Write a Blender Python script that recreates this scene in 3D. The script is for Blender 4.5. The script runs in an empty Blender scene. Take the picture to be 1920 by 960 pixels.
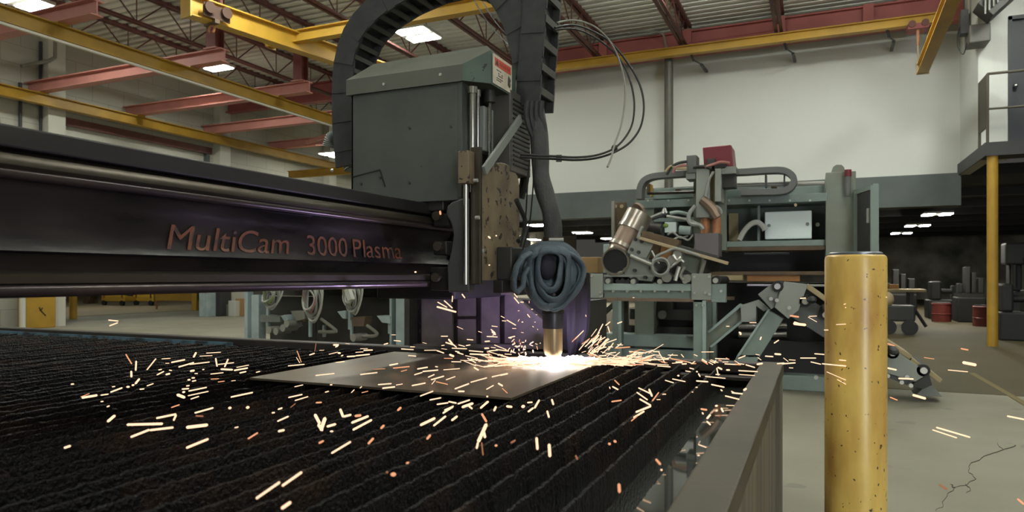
import bpy, bmesh, math, random
from mathutils import Vector, Matrix
random.seed(7)
C = bpy.context.scene.collection
SC = bpy.context.scene

# ------------------------------------------------------------------ calibrated camera
F, CX, CY = 1299.0, 960.0, 518.0            # focal length in pixels of the 1920x960 frame, vanishing row
TH = math.atan2(570.0, F)
cs, sn = math.cos(TH), math.sin(TH)
HC = 1.1                                     # camera height

def ray(u, v):
    r, t = (u - CX) / F, -(v - CY) / F
    return Vector((r * cs - sn, r * sn + cs, t))

def at(u, v, X=None, Y=None, z=None, d=None):
    k = ray(u, v)
    if X is not None: t = X / k.x
    elif Y is not None: t = Y / k.y
    elif z is not None: t = (z - HC) / k.z
    else: t = d
    return Vector((0, 0, HC)) + k * t

cd = bpy.data.cameras.new('camera')
cam = bpy.data.objects.new('camera', cd); C.objects.link(cam)
cam.location = (0, 0, HC); cam.rotation_euler = (math.pi / 2, 0, TH)
cd.sensor_width = 36.0; cd.lens = 36.0 * F / 1920.0
cd.shift_y = (CY - 480.0) / 1920.0
cd.clip_end = 200
cd.dof.use_dof = True; cd.dof.focus_distance = 2.6; cd.dof.aperture_fstop = 5.6
SC.camera = cam

# ------------------------------------------------------------------ materials
M = {}
def mat(name, col, rough=0.6, metal=0.0, col2=None, scale=6.0, lo=0.35, hi=0.65, bump=0.0, bscale=40.0,
        emit=None, estr=1.0, spec=0.5, stretch=None, rough2=None, ior=None, detail=4.0):
    m = bpy.data.materials.new(name); m.use_nodes = True
    nt = m.node_tree; b = nt.nodes['Principled BSDF']
    b.inputs['Base Color'].default_value = (*col, 1); b.inputs['Roughness'].default_value = rough
    b.inputs['Metallic'].default_value = metal
    b.inputs['Specular IOR Level'].default_value = spec
    if ior: b.inputs['IOR'].default_value = ior
    tc = None
    if col2 or bump:
        tc = nt.nodes.new('ShaderNodeTexCoord'); mp = nt.nodes.new('ShaderNodeMapping')
        nt.links.new(tc.outputs['Object'], mp.inputs['Vector'])
        if stretch: mp.inputs['Scale'].default_value = stretch
    if col2:
        n = nt.nodes.new('ShaderNodeTexNoise'); n.inputs['Scale'].default_value = scale; n.inputs['Detail'].default_value = detail
        nt.links.new(mp.outputs['Vector'], n.inputs['Vector'])
        r = nt.nodes.new('ShaderNodeValToRGB'); r.color_ramp.elements[0].position = lo; r.color_ramp.elements[1].position = hi
        r.color_ramp.elements[0].color = (*col, 1); r.color_ramp.elements[1].color = (*col2, 1)
        nt.links.new(n.outputs['Fac'], r.inputs['Fac']); nt.links.new(r.outputs['Color'], b.inputs['Base Color'])
        if rough2 is not None:
            mr = nt.nodes.new('ShaderNodeMapRange'); mr.inputs['To Min'].default_value = rough; mr.inputs['To Max'].default_value = rough2
            mr.inputs['From Min'].default_value = lo; mr.inputs['From Max'].default_value = hi
            nt.links.new(n.outputs['Fac'], mr.inputs['Value']); nt.links.new(mr.outputs['Result'], b.inputs['Roughness'])
    if bump:
        n2 = nt.nodes.new('ShaderNodeTexNoise'); n2.inputs['Scale'].default_value = bscale; n2.inputs['Detail'].default_value = 3
        nt.links.new(mp.outputs['Vector'], n2.inputs['Vector'])
        bp = nt.nodes.new('ShaderNodeBump'); bp.inputs['Strength'].default_value = bump; bp.inputs['Distance'].default_value = 0.01
        nt.links.new(n2.outputs['Fac'], bp.inputs['Height']); nt.links.new(bp.outputs['Normal'], b.inputs['Normal'])
    if emit:
        b.inputs['Emission Color'].default_value = (*emit, 1); b.inputs['Emission Strength'].default_value = estr
    M[name] = m
    return m

def add_spots(name, col, scale=18.0, thr=0.69, stretch=None):
    """scatter scratches / chips of another colour over an existing material"""
    m = M[name]; nt = m.node_tree; b = nt.nodes['Principled BSDF']
    tc = nt.nodes.new('ShaderNodeTexCoord'); mp = nt.nodes.new('ShaderNodeMapping')
    if stretch: mp.inputs['Scale'].default_value = stretch
    nt.links.new(tc.outputs['Object'], mp.inputs['Vector'])
    n = nt.nodes.new('ShaderNodeTexNoise'); n.inputs['Scale'].default_value = scale; n.inputs['Detail'].default_value = 2
    nt.links.new(mp.outputs['Vector'], n.inputs['Vector'])
    r = nt.nodes.new('ShaderNodeValToRGB'); r.color_ramp.elements[0].position = thr; r.color_ramp.elements[1].position = thr + 0.02
    r.color_ramp.elements[0].color = (0, 0, 0, 1); r.color_ramp.elements[1].color = (1, 1, 1, 1)
    nt.links.new(n.outputs['Fac'], r.inputs['Fac'])
    mx = nt.nodes.new('ShaderNodeMix'); mx.data_type = 'RGBA'
    nt.links.new(r.outputs['Color'], mx.inputs[0])
    old = b.inputs['Base Color']
    if old.is_linked: nt.links.new(old.links[0].from_socket, mx.inputs[6])
    else: mx.inputs[6].default_value = old.default_value
    mx.inputs[7].default_value = (*col, 1)
    nt.links.new(mx.outputs[2], b.inputs['Base Color'])

# ------------------------------------------------------------------ mesh builder
class MB:
    def __init__(s): s.bm = bmesh.new()
    def _quadbox(s, P):
        v = [s.bm.verts.new(p) for p in P]
        for f in ((0,3,2,1),(4,5,6,7),(0,1,5,4),(1,2,6,5),(2,3,7,6),(3,0,4,7)): s.bm.faces.new([v[i] for i in f])
        return s
    def box(s, x0, y0, z0, x1, y1, z1):
        x0, x1 = sorted((x0, x1)); y0, y1 = sorted((y0, y1)); z0, z1 = sorted((z0, z1))
        return s._quadbox([(x0,y0,z0),(x1,y0,z0),(x1,y1,z0),(x0,y1,z0),(x0,y0,z1),(x1,y0,z1),(x1,y1,z1),(x0,y1,z1)])
    def beam(s, a, b, w, h, up=(0,0,1)):
        a, b, up = Vector(a), Vector(b), Vector(up)
        d = (b - a).normalized(); r = d.cross(up)
        if r.length < 1e-4: r = d.cross(Vector((1,0,0)))
        r.normalize(); u = r.cross(d).normalized()
        r = r * (w / 2); u = u * (h / 2)
        return s._quadbox([a-r-u, a+r-u, a+r+u, a-r+u, b-r-u, b+r-u, b+r+u, b-r+u])
    def ibeam(s, a, b, w, h, t=0.02):
        a, b = Vector(a), Vector(b); d = (b - a).normalized(); up = Vector((0,0,1))
        if abs(d.z) > .9: up = Vector((0,1,0))
        r = d.cross(up).normalized(); u = r.cross(d).normalized()
        s.beam(a + u*(h/2 - t/2), b + u*(h/2 - t/2), w, t, up)
        s.beam(a - u*(h/2 - t/2), b - u*(h/2 - t/2), w, t, up)
        s.beam(a, b, t, h - 2*t, up)
        return s
    def _frames(s, pts, closed):
        pts = [Vector(p) for p in pts]; n = len(pts); T = []
        for i in range(n):
            if closed: t = pts[(i+1) % n] - pts[i-1]
            else: t = pts[min(i+1, n-1)] - pts[max(i-1, 0)]
            T.append(t.normalized())
        up = Vector((0,0,1)) if abs(T[0].z) < .9 else Vector((1,0,0))
        N = [(up - T[0]*up.dot(T[0])).normalized()]
        for i in range(1, n):
            q = T[i-1].rotation_difference(T[i]); x = q @ N[-1]
            N.append((x - T[i]*x.dot(T[i])).normalized())
        return pts, T, N
    def tube(s, pts, r, n=8, closed=False, ry=None):
        pts, T, N = s._frames(pts, closed); rings = []
        for i, p in enumerate(pts):
            B = T[i].cross(N[i]); rr = r[i] if isinstance(r, (list, tuple)) else r
            r2 = rr if ry is None else ry
            rings.append([s.bm.verts.new(p + N[i]*(rr*math.cos(a)) + B*(r2*math.sin(a))) for a in (2*math.pi*k/n for k in range(n))])
        m = len(rings)
        for i in range(m if closed else m - 1):
            A, Bv = rings[i], rings[(i+1) % m]
            for k in range(n): s.bm.faces.new((A[k], A[(k+1) % n], Bv[(k+1) % n], Bv[k]))
        if not closed:
            s.bm.faces.new(rings[0][::-1]); s.bm.faces.new(rings[-1])
        return s
    def sweep(s, pts, w, h, side):
        """rectangular section along a planar path; side = unit vector of the width"""
        side = Vector(side).normalized(); pts = [Vector(p) for p in pts]; R = []
        for i, p in enumerate(pts):
            t = (pts[min(i+1, len(pts)-1)] - pts[max(i-1, 0)]).normalized()
            u = side.cross(t).normalized()
            R.append([s.bm.verts.new(p + side*(a*w/2) + u*(b*h/2)) for a, b in ((-1,-1),(1,-1),(1,1),(-1,1))])
        for i in range(len(R) - 1):
            for k in range(4): s.bm.faces.new((R[i][k], R[i][(k+1) % 4], R[i+1][(k+1) % 4], R[i+1][k]))
        s.bm.faces.new(R[0][::-1]); s.bm.faces.new(R[-1]); return s
    def cyl(s, a, b, r, n=16, r2=None):
        a, b = Vector(a), Vector(b); d = (b - a).normalized()
        up = Vector((0,0,1)) if abs(d.z) < .9 else Vector((1,0,0))
        x = d.cross(up).normalized(); y = d.cross(x); r2 = r if r2 is None else r2
        A = [s.bm.verts.new(a + (x*math.cos(t) + y*math.sin(t))*r) for t in (2*math.pi*k/n for k in range(n))]
        B = [s.bm.verts.new(b + (x*math.cos(t) + y*math.sin(t))*r2) for t in (2*math.pi*k/n for k in range(n))]
        for k in range(n): s.bm.faces.new((A[k], A[(k+1) % n], B[(k+1) % n], B[k]))
        s.bm.faces.new(A[::-1]); s.bm.faces.new(B); return s
    def pipe(s, a, b, r, t, n=20):
        a, b = Vector(a), Vector(b); d = (b - a).normalized()
        up = Vector((0,0,1)) if abs(d.z) < .9 else Vector((1,0,0))
        x = d.cross(up).normalized(); y = d.cross(x); R = []
        for p, q in ((a, r), (b, r), (b, r - t), (a, r - t)):
            R.append([s.bm.verts.new(p + (x*math.cos(k) + y*math.sin(k))*q) for k in (2*math.pi*i/n for i in range(n))])
        for j in range(4):
            for k in range(n): s.bm.faces.new((R[j][k], R[j][(k+1) % n], R[(j+1) % 4][(k+1) % n], R[(j+1) % 4][k]))
        return s
    def lathe(s, prof, c, n=24):
        c = Vector(c); R = []
        for r, z in prof: R.append([s.bm.verts.new(c + Vector((r*math.cos(t), r*math.sin(t), z))) for t in (2*math.pi*k/n for k in range(n))])
        for j in range(len(R)-1):
            for k in range(n): s.bm.faces.new((R[j][k], R[j][(k+1) % n], R[j+1][(k+1) % n], R[j+1][k]))
        s.bm.faces.new(R[0][::-1]); s.bm.faces.new(R[-1]); return s
    def prism(s, poly, off):
        """3-D polygon extruded by the vector off"""
        off = Vector(off); A = [s.bm.verts.new(Vector(p)) for p in poly]; B = [s.bm.verts.new(Vector(p) + off) for p in poly]
        n = len(poly)
        s.bm.faces.new(A[::-1]); s.bm.faces.new(B)
        for k in range(n): s.bm.faces.new((A[k], A[(k+1) % n], B[(k+1) % n], B[k]))
        return s
    def ball(s, c, rx, ry=None, rz=None, u=16, v=10):
        ry = ry or rx; rz = rz or rx; g = bmesh.ops.create_uvsphere(s.bm, u_segments=u, v_segments=v, radius=1)
        for w in g['verts']: w.co = Vector((c[0] + w.co.x*rx, c[1] + w.co.y*ry, c[2] + w.co.z*rz))
        return s
    def each(s, name, m, parent=None, **k):
        """build every separate piece as an object of its own"""
        seen, out = set(), []
        s.bm.verts.index_update()
        for v in s.bm.verts[:]:
            if v in seen: continue
            st, isl = [v], []
            seen.add(v)
            while st:
                q = st.pop(); isl.append(q)
                for e_ in q.link_edges:
                    w_ = e_.other_vert(q)
                    if w_ not in seen: seen.add(w_); st.append(w_)
            mb = MB(); mp_ = {q: mb.bm.verts.new(q.co) for q in isl}
            fs = {f for q in isl for f in q.link_faces}
            for f in fs: mb.bm.faces.new([mp_[q] for q in f.verts])
            out.append(mb.build(name, m, parent, **k))
        s.bm.free(); return out
    def build(s, name, m, parent=None, smooth=False, bevel=0.0, angle=35):
        bmesh.ops.recalc_face_normals(s.bm, faces=s.bm.faces[:])
        me = bpy.data.meshes.new(name)
        off = Vector((0,0,0)); p = parent
        while p is not None: off += p.location; p = p.parent
        if parent is None:
            xs = [v.co for v in s.bm.verts]
            lo = Vector([min(q[i] for q in xs) for i in range(3)]); hi = Vector([max(q[i] for q in xs) for i in range(3)])
            off = Vector(((lo.x+hi.x)/2, (lo.y+hi.y)/2, lo.z))
        for v in s.bm.verts: v.co -= off
        s.bm.to_mesh(me); s.bm.free()
        o = bpy.data.objects.new(name, me); C.objects.link(o)
        if parent is None: o.location = off
        else: o.parent = parent
        me.materials.append(M[m] if isinstance(m, str) else m)
        if smooth:
            for q in me.polygons: q.use_smooth = True
            try: me.set_sharp_from_angle(angle=math.radians(angle))
            except Exception: pass
        if bevel:
            b = o.modifiers.new('bevel', 'BEVEL'); b.width = bevel; b.segments = 2; b.limit_method = 'ANGLE'; b.angle_limit = math.radians(40)
        return o

def tag(o, label, cat, group=None, kind=None):
    o['label'] = label; o['category'] = cat
    if group: o['group'] = group
    if kind: o['kind'] = kind
    return o
def thing(name, label, cat, loc, group=None):
    o = bpy.data.objects.new(name, None); o.empty_display_size = .1; C.objects.link(o); o.location = loc
    return tag(o, label, cat, group)
def struct(name, mb, m, parent=None, **k):
    o = mb.build(name, m, parent, **k)
    if parent is None: o['kind'] = 'structure'
    return o
def bpx(mb, u0, v0, u1, v1, Y, dy, Yb=None):
    """box whose front face fills a pixel rectangle on the plane Y"""
    um, vm = (u0+u1)/2, (v0+v1)/2
    a, b = at(u0, vm, Y=Y), at(u1, vm, Y=Y)
    mb.box(a.x, Y, at(um, v1, Y=Y).z, b.x, Y+dy, at(um, v0, Y=Y).z); return mb
def poly_y(pts, Y): return [at(u, v, Y=Y) for u, v in pts]
def arc(c, r, a0, a1, n, ax='XZ'):
    out = []
    for i in range(n+1):
        a = math.radians(a0 + (a1-a0)*i/n); x, y = r*math.cos(a), r*math.sin(a)
        out.append(Vector(c) + (Vector((x,0,y)) if ax == 'XZ' else Vector((0,x,y)) if ax == 'YZ' else Vector((x,y,0))))
    return out
def smoothpath(P, n=6):
    P = [Vector(p) for p in P]; out = []
    for i in range(len(P)-1):
        p0, p1, p2, p3 = P[max(i-1,0)], P[i], P[i+1], P[min(i+2, len(P)-1)]
        for k in range(n):
            t = k/n
            out.append(.5*((2*p1) + (p2-p0)*t + (2*p0-5*p1+4*p2-p3)*t*t + (3*p1-p0-3*p2+p3)*t**3))
    out.append(P[-1]); return out
LAMP, CEIL_FILL = 80, 340
# ------------------------------------------------------------------ palette
mat('concrete', (.245,.228,.172), .75, col2=(.288,.27,.21), scale=1.3, bump=.08, bscale=30, spec=.35)
add_spots('concrete', (.22,.205,.17), 3.2, .70)
mat('floor_crack', (.10,.095,.08), .9)
mat('line_paint', (.16,.12,.035), .7)
mat('deck', (.78,.775,.70), .5, col2=(.70,.69,.62), scale=.8)
mat('trolley', (.07,.035,.022), .8)
mat('joist', (.15,.055,.048), .65, col2=(.11,.042,.036), scale=5)
mat('girder', (.36,.105,.095), .6, col2=(.29,.08,.072), scale=2)
mat('pink', (.52,.225,.19), .6, col2=(.45,.19,.16), scale=2)
mat('post_red', (.20,.055,.045), .6)
mat('crane_yellow', (.62,.375,.05), .5, col2=(.52,.31,.04), scale=2.5)
mat('ochre', (.45,.265,.03), .5, col2=(.36,.21,.022), scale=2.5)
mat('white_wall', (.74,.755,.71), .85, col2=(.71,.725,.68), scale=.6)
mat('block_wall', (.47,.46,.39), .85)
mat('pilaster', (.60,.595,.52), .85)
mat('lintel', (.12,.14,.135), .7, col2=(.10,.12,.115), scale=2)
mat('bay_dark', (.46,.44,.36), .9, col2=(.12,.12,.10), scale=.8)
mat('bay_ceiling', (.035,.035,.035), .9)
mat('dark_steel', (.035,.035,.036), .55)
mat('black', (.012,.012,.013), .6)
mat('door_dark', (.028,.032,.042), .5)
mat('rail_brown', (.075,.065,.045), .6)
mat('lamp', (.9,.9,.85), .5, emit=(.97,1.0,.90), estr=LAMP)
mat('ceiling_fill', (.9,.9,.85), .5, emit=(.97,1.0,.90), estr=CEIL_FILL)  # added upward fill that brightens the roof deck
mat('daylight', (.9,.9,.9), .5, emit=(.95,.98,1.0), estr=15)
mat('lamp_far', (.9,.9,.85), .5, emit=(1.0,.97,.84), estr=130)
mat('lamp_body', (.55,.55,.5), .5)
# gantry
mat('gantry_black', (.011,.0105,.0105), .5, metal=.0, col2=(.022,.019,.017), scale=7, bump=.15, bscale=25, stretch=(1,.35,1))
mat('gantry_face', (.0085,.0072,.0085), .25, metal=.0, col2=(.024,.017,.016), scale=9, bump=.22, bscale=22, stretch=(1,.3,1), rough2=.45, spec=.30)
mat('rail_steel', (.10,.088,.070), .34, metal=.7, col2=(.08,.066,.05), scale=9, stretch=(1,.15,1))
mat('letter_orange', (.16,.050,.020), .5, col2=(.052,.035,.030), scale=38, lo=.47, hi=.62)
mat('end_truck', (.15,.125,.115), .6, col2=(.11,.092,.085), scale=12, bump=.1, bscale=60)
mat('cabinet', (.078,.083,.076), .5, col2=(.062,.068,.062), scale=5, bump=.05, bscale=120)
add_spots('cabinet', (.012,.012,.012), 26, .745)
mat('cabinet_lid', (.118,.122,.098), .5, col2=(.095,.10,.082), scale=5)
mat('cabinet_green', (.078,.118,.092), .45, col2=(.058,.085,.070), scale=8)
add_spots('cabinet_green', (.018,.02,.018), 28, .68)
mat('sign_white', (.62,.57,.46), .5, col2=(.52,.47,.36), scale=30)
mat('sign_red', (.60,.10,.06), .5)
mat('sign_ink', (.06,.05,.04), .6)
mat('chrome', (.62,.63,.62), .14, metal=1.0)
mat('slide_plate', (.27,.205,.125), .5, metal=.25, col2=(.17,.13,.085), scale=8)
add_spots('slide_plate', (.04,.032,.025), 34, .63)
mat('bracket_grey', (.22,.235,.215), .5)
mat('motor_dark', (.030,.029,.027), .5)
mat('vent_grey', (.085,.080,.070), .5)
mat('rubber', (.022,.023,.024), .7, col2=(.034,.035,.034), scale=20)
mat('chain_bar', (.055,.054,.046), .65)
mat('sleeve', (.060,.062,.058), .7, col2=(.040,.041,.040), scale=25, bump=.5, bscale=160, stretch=(1,1,.4))
mat('cable', (.012,.012,.012), .5)
mat('cable_grey', (.24,.235,.20), .6)
mat('cloth', (.105,.135,.160), .9, col2=(.070,.092,.115), scale=14, bump=.4, bscale=90)
mat('cloth_shade', (.022,.022,.032), .9)
mat('blanket', (.011,.0095,.0078), .9, col2=(.008,.007,.006), scale=8, bump=.3, bscale=50)
mat('torch_dark', (.035,.032,.045), .4)
mat('brass', (.52,.40,.24), .38, metal=.55, col2=(.36,.26,.15), scale=14, stretch=(1,1,.1))
# table
mat('rim', (.068,.056,.034), .55, col2=(.050,.041,.026), scale=4, bump=.05, bscale=60, metal=.2)
mat('rim_dark', (.050,.042,.038), .5, metal=.25, col2=(.035,.03,.028), scale=6)
mat('table_side', (.15,.13,.092), .6, col2=(.070,.060,.048), scale=5, stretch=(3,3,.18))
mat('slat', (.0042,.0036,.0038), .5, col2=(.030,.014,.008), scale=6, bump=.9, bscale=110, lo=.50, hi=.78, spec=.2)
mat('pan', (.02,.02,.02), .7)
mat('conductor', (.66,.63,.52), .5)
mat('floor_tan', (.064,.050,.020), .8, col2=(.076,.060,.025), scale=1.1)
mat('water', (.030,.034,.031), .03, ior=2.1)
mat('blue_paint', (.10,.19,.26), .6, col2=(.03,.04,.05), scale=9, lo=.45, hi=.6)
mat('sheet', (.25,.215,.155), .36, metal=.7, col2=(.20,.165,.12), scale=6, stretch=(1,.25,1))
# machine hall
mat('teal', (.25,.315,.285), .5, col2=(.20,.25,.225), scale=3)
mat('teal_light', (.37,.46,.43), .5, col2=(.31,.385,.36), scale=3)
mat('teal_dark', (.050,.066,.060), .6)
mat('post_green', (.22,.255,.21), .5, col2=(.175,.18,.14), scale=2)
mat('grey_green', (.28,.30,.27), .5)
mat('grey_track', (.13,.135,.13), .6)
mat('elec_white', (.80,.90,.86), .45)
mat('red_box', (.16,.016,.026), .4)
mat('orange', (.50,.21,.09), .5, col2=(.36,.15,.07), scale=14)
mat('purple_grey', (.145,.13,.135), .55)
mat('brown', (.13,.085,.045), .65, col2=(.09,.06,.035), scale=6)
mat('tan', (.42,.33,.20), .7)
mat('galv', (.46,.44,.39), .28, metal=.85, col2=(.36,.30,.24), scale=7)
mat('rust_duct', (.30,.215,.16), .45, metal=.5, col2=(.22,.16,.12), scale=7)
mat('silver', (.55,.55,.52), .3, metal=.7)
mat('bolt', (.62,.62,.58), .35, metal=.6)
mat('hose_grey', (.30,.31,.29), .55)
mat('hose_white', (.55,.55,.50), .5)
mat('hose_red', (.36,.15,.13), .5)
mat('hose_green', (.22,.32,.06), .5)
mat('post_blue', (.46,.56,.57), .5, col2=(.36,.44,.45), scale=5)
mat('frame_grey', (.115,.125,.12), .5, col2=(.09,.095,.09), scale=4)
mat('panel_dark', (.055,.053,.048), .6, col2=(.04,.038,.035), scale=4)
mat('bollard', (.76,.53,.14), .32, col2=(.47,.255,.06), scale=9, stretch=(1.2,1.2,.38), lo=.40, hi=.68, detail=7)
add_spots('bollard', (.10,.06,.02), 60, .68, (1.0,1.0,.8))
add_spots('bollard', (.05,.035,.02), 24, .735, (1.6,1.6,.7))
mat('cap', (.14,.16,.19), .35, metal=.5)
mat('cam_plate', (.062,.062,.062), .42)
mat('carton', (.36,.225,.10), .8)
mat('carton_white', (.62,.62,.56), .7)
mat('drum_red', (.13,.018,.012), .6)
mat('shop_dark', (.011,.0115,.011), .6)
mat('shop_grey', (.022,.022,.020), .6)
mat('plank', (.38,.31,.17), .7)
mat('bay_floor_tan', (.22,.175,.105), .8, col2=(.26,.205,.125), scale=.8)
mat('orange_wood', (.34,.16,.05), .6)
# glowing metal
def glow(name, col, s):
    m = mat(name, (.02,.01,.005), .8, emit=col, estr=s); m.cycles.emission_sampling = 'NONE'; return m
glow('spark_white', (1.0,.65,.42), 1.45)
glow('spark_orange', (1.0,.44,.22), .95)
glow('spark_dim', (1.0,.40,.20), .35)
glow('arc', (.86,.84,1.0), 40)

# block joints on the left wall, flute-like joints kept in the material
nt = M['block_wall'].node_tree; b = nt.nodes['Principled BSDF']
tc = nt.nodes.new('ShaderNodeTexCoord'); sx = nt.nodes.new('ShaderNodeSeparateXYZ'); cx = nt.nodes.new('ShaderNodeCombineXYZ')
nt.links.new(tc.outputs['Object'], sx.inputs[0]); nt.links.new(sx.outputs['Y'], cx.inputs['X']); nt.links.new(sx.outputs['Z'], cx.inputs['Y'])
bk = nt.nodes.new('ShaderNodeTexBrick'); nt.links.new(cx.outputs[0], bk.inputs['Vector'])
bk.inputs['Scale'].default_value = 1.0; bk.inputs['Brick Width'].default_value = .8; bk.inputs['Row Height'].default_value = .4
bk.inputs['Mortar Size'].default_value = .008
bk.inputs['Color1'].default_value = (.47,.46,.39,1); bk.inputs['Color2'].default_value = (.44,.43,.365,1); bk.inputs['Mortar'].default_value = (.33,.32,.27,1)
nt.links.new(bk.outputs['Color'], b.inputs['Base Color'])
glow('spark_hot', (1.0,.93,.85), 6)
LAMPS = [(-2.0, 11.2), (0.6, 11.8), (3.2, 11.2), (-7.3, 7.6), (-2.6, 6.6), (1.8, 5.2), (-12.6, 3.4), (-7.3, 2.6), (9.5, 4.0), (-2.4, 1.6), (3.0, -.6), (-2.4, -3.6), (-7.3, -2.6), (-11.5, 21.5), (-10.5, 26.0)]  # unseen fixtures, placed to balance wall, floor and machine brightness
ARC_W, WORLD, EXPO = 52.0, .05, 0.0
# ================================================================== THE ROOM
WX, WY, ZC = -15.5, 15.2, 6.35
fl = struct('floor', MB().box(-40, -6, -.12, 14, 44, 0), 'concrete')
m = MB()                                                             # the long crack at the lower right
for chain in ([(1905,835),(1880,845),(1845,856),(1822,868),(1815,882),(1830,898),(1812,908),(1790,915),(1776,925),(1768,948),(1755,958)],
              [(1812,908),(1822,918),(1812,924)], [(1880,845),(1870,830)], [(1790,915),(1782,908)]):
    P = [at(u, v, z=.001) for u, v in chain]
    Q = []
    for a, b_ in zip(P, P[1:]):
        for k in range(4): Q.append(a.lerp(b_, k/4) + Vector((random.uniform(-.008,.008), random.uniform(-.008,.008), 0)))
    Q.append(P[-1])
    m.tube(Q, [.0045 - .0035*i/len(Q) for i in range(len(Q))], 5, ry=.0012)
m.build('crack', 'floor_crack', fl)
a, b_ = at(1822, 700, z=0), at(2050, 832, z=0)
MB().beam((a.x,a.y,.005), (b_.x,b_.y,.005), .06, .002).build('marking_line', 'line_paint', fl)

# corrugated roof deck: flutes run along X
m = MB(); y = -6.0; prof = []
while y < 31.0:
    prof += [(y, ZC), (y+.11, ZC), (y+.118, ZC+.14), (y+.212, ZC+.14)]; y += .22
bm = m.bm; A = [bm.verts.new((WX-.2, py, pz)) for py, pz in prof]; B = [bm.verts.new((12, py, pz)) for py, pz in prof]
for i in range(len(prof)-1): bm.faces.new((A[i], A[i+1], B[i+1], B[i]))
struct('ceiling', m, 'deck')

# open-web joists
for i in range(8):
    x = -.65 - 1.8*i; y0, y1 = -5.5, (14.75 if i < 3 else 30.0)
    m = MB()
    for sx_ in (-.045, .045):
        m.box(x+sx_-.03, y0, 5.75, x+sx_+.03, y1, 5.79); m.box(x+sx_-.03, y0, 6.28, x+sx_+.03, y1, 6.33)
    y = y0; up = True
    while y < y1 - .6:
        za, zb = (5.77, 6.30) if up else (6.30, 5.77)
        m.cyl((x, y, za), (x, y+.6, zb), .014, 6); up = not up; y += .6
        if up: m.cyl((x, y, 5.77), (x, y, 6.30), .011, 6)
    for k in range(int((y1-y0)/.22)):
        yy = y0 + k*.22 + .04; m.box(x-.075, yy, 6.325, x+.075, yy+.10, 6.352)
    struct('roof_joist', m, 'joist')

m = MB().ibeam((WX, 14.75, 5.96), (2.44, 14.75, 5.96), .22, .50, .03)
gb = struct('beam_back', m, 'girder')
m = MB()
for x in (-.65, -2.45, -4.25, .9): m.box(x-.09, 14.6, 5.74, x+.09, 14.66, 6.22)
m.each('stiffener', 'girder', gb)
a = at(1275, 88, Y=14.45); b_ = at(1452, 62, Y=14.45)
o = MB().tube([a, b_], .06, 10).build('ceiling_pipe', 'girder', None, smooth=True)
tag(o, 'dark red pipe running along the red roof girder above the white wall', 'pipe')
o = MB().tube(smoothpath([at(1180,62,Y=14.3), at(1205,58,Y=14.3), at(1240,62,Y=14.3), at(1247,80,Y=14.3), at(1252,100,Y=14.3)]), .022, 8).build('ceiling_conduit', 'cable_grey', None, smooth=True)
tag(o, 'grey conduit bending down beside the top of the round wall column', 'conduit')

# white wall of the upper storey, lintel and the dark low bay under it
XL = -10.3
struct('wall_back', MB().box(XL, WY, 3.02, 2.46, WY+.25, ZC+.1), 'white_wall')
m = MB().box(XL, WY-.12, 2.42, 2.46, WY+.25, 3.02)
struct('lintel_back', m, 'lintel')
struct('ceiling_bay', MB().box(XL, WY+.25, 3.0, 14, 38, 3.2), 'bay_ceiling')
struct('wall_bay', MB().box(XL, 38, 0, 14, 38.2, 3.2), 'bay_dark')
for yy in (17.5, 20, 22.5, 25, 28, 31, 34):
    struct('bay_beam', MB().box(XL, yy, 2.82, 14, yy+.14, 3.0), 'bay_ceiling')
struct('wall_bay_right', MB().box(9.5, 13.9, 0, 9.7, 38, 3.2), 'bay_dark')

# mezzanine office on the right
OX, OY = 2.46, 13.62
struct('wall_right', MB().box(OX, OY, 3.02, OX+.2, WY+.25, ZC+.1), 'white_wall')
dx0, dx1 = at(1890, 150, Y=OY).x, at(1890, 150, Y=OY).x + .95
m = MB().box(OX+.2, OY, 3.02, dx0, OY+.2, ZC+.1).box(dx0, OY, 5.32, dx1, OY+.2, ZC+.1).box(dx1, OY, 3.02, 9, OY+.2, ZC+.1)
struct('wall_office', m, 'white_wall')
d = struct('door_1', MB().box(dx0, OY+.04, 3.2, dx1, OY+.09, 5.32), 'door_dark')
m = MB().box(dx0, OY-.03, 3.2, dx0+.05, OY+.04, 5.34).box(dx1-.05, OY-.03, 3.2, dx1, OY+.04, 5.34).box(dx0, OY-.03, 5.28, dx1, OY+.04, 5.34)
m.build('door_frame', 'door_dark', d)
h = at(1904, 161, Y=OY)
MB().ball((h.x, OY-.02, h.z), .035).build('door_knob', 'chrome', d, smooth=True)
m = MB().box(OX-.02, 12.9, 3.02, 9, OY, 3.17).box(OX-.02, 12.88, 2.98, 9, 12.9, 3.19).box(OX-.04, 12.88, 2.98, OX-.02, WY, 3.19)
plat = struct('platform', m, 'dark_steel')
rl = thing('guard_rail', 'dark railing with a solid brown panel on the edge of the mezzanine platform', 'railing', (OX, 12.95, 3.19))
for y0 in (12.93, 13.5): MB().cyl((OX, y0, 3.17), (OX, y0, 4.27), .022, 8).build('post', 'rail_brown', rl, smooth=True)
MB().tube([(OX, 13.5, 4.26), (OX, 12.93, 4.27), (OX+3, 12.93, 4.27)], .022, 8).build('top_rail', 'rail_brown', rl)
MB().tube([(OX, 12.93, 3.72), (OX+3, 12.93, 3.72)], .018, 8).build('mid_rail', 'rail_brown', rl)
MB().cyl((OX+3, 12.93, 3.17), (OX+3, 12.93, 4.27), .022, 8).build('post', 'rail_brown', rl, smooth=True)
MB().box(OX-.012, 12.95, 3.44, OX+.012, 13.5, 4.25).build('infill_panel', 'rail_brown', rl)
c0 = at(1862, 650, z=0)
m = MB().cyl((c0.x, c0.y+.04, 0), (c0.x, c0.y+.04, 3.0), .075, 20)
o = struct('column_right', m, 'ochre', smooth=True); o['label'] = 'slim round yellow column under the corner of the mezzanine platform'; 

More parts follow.
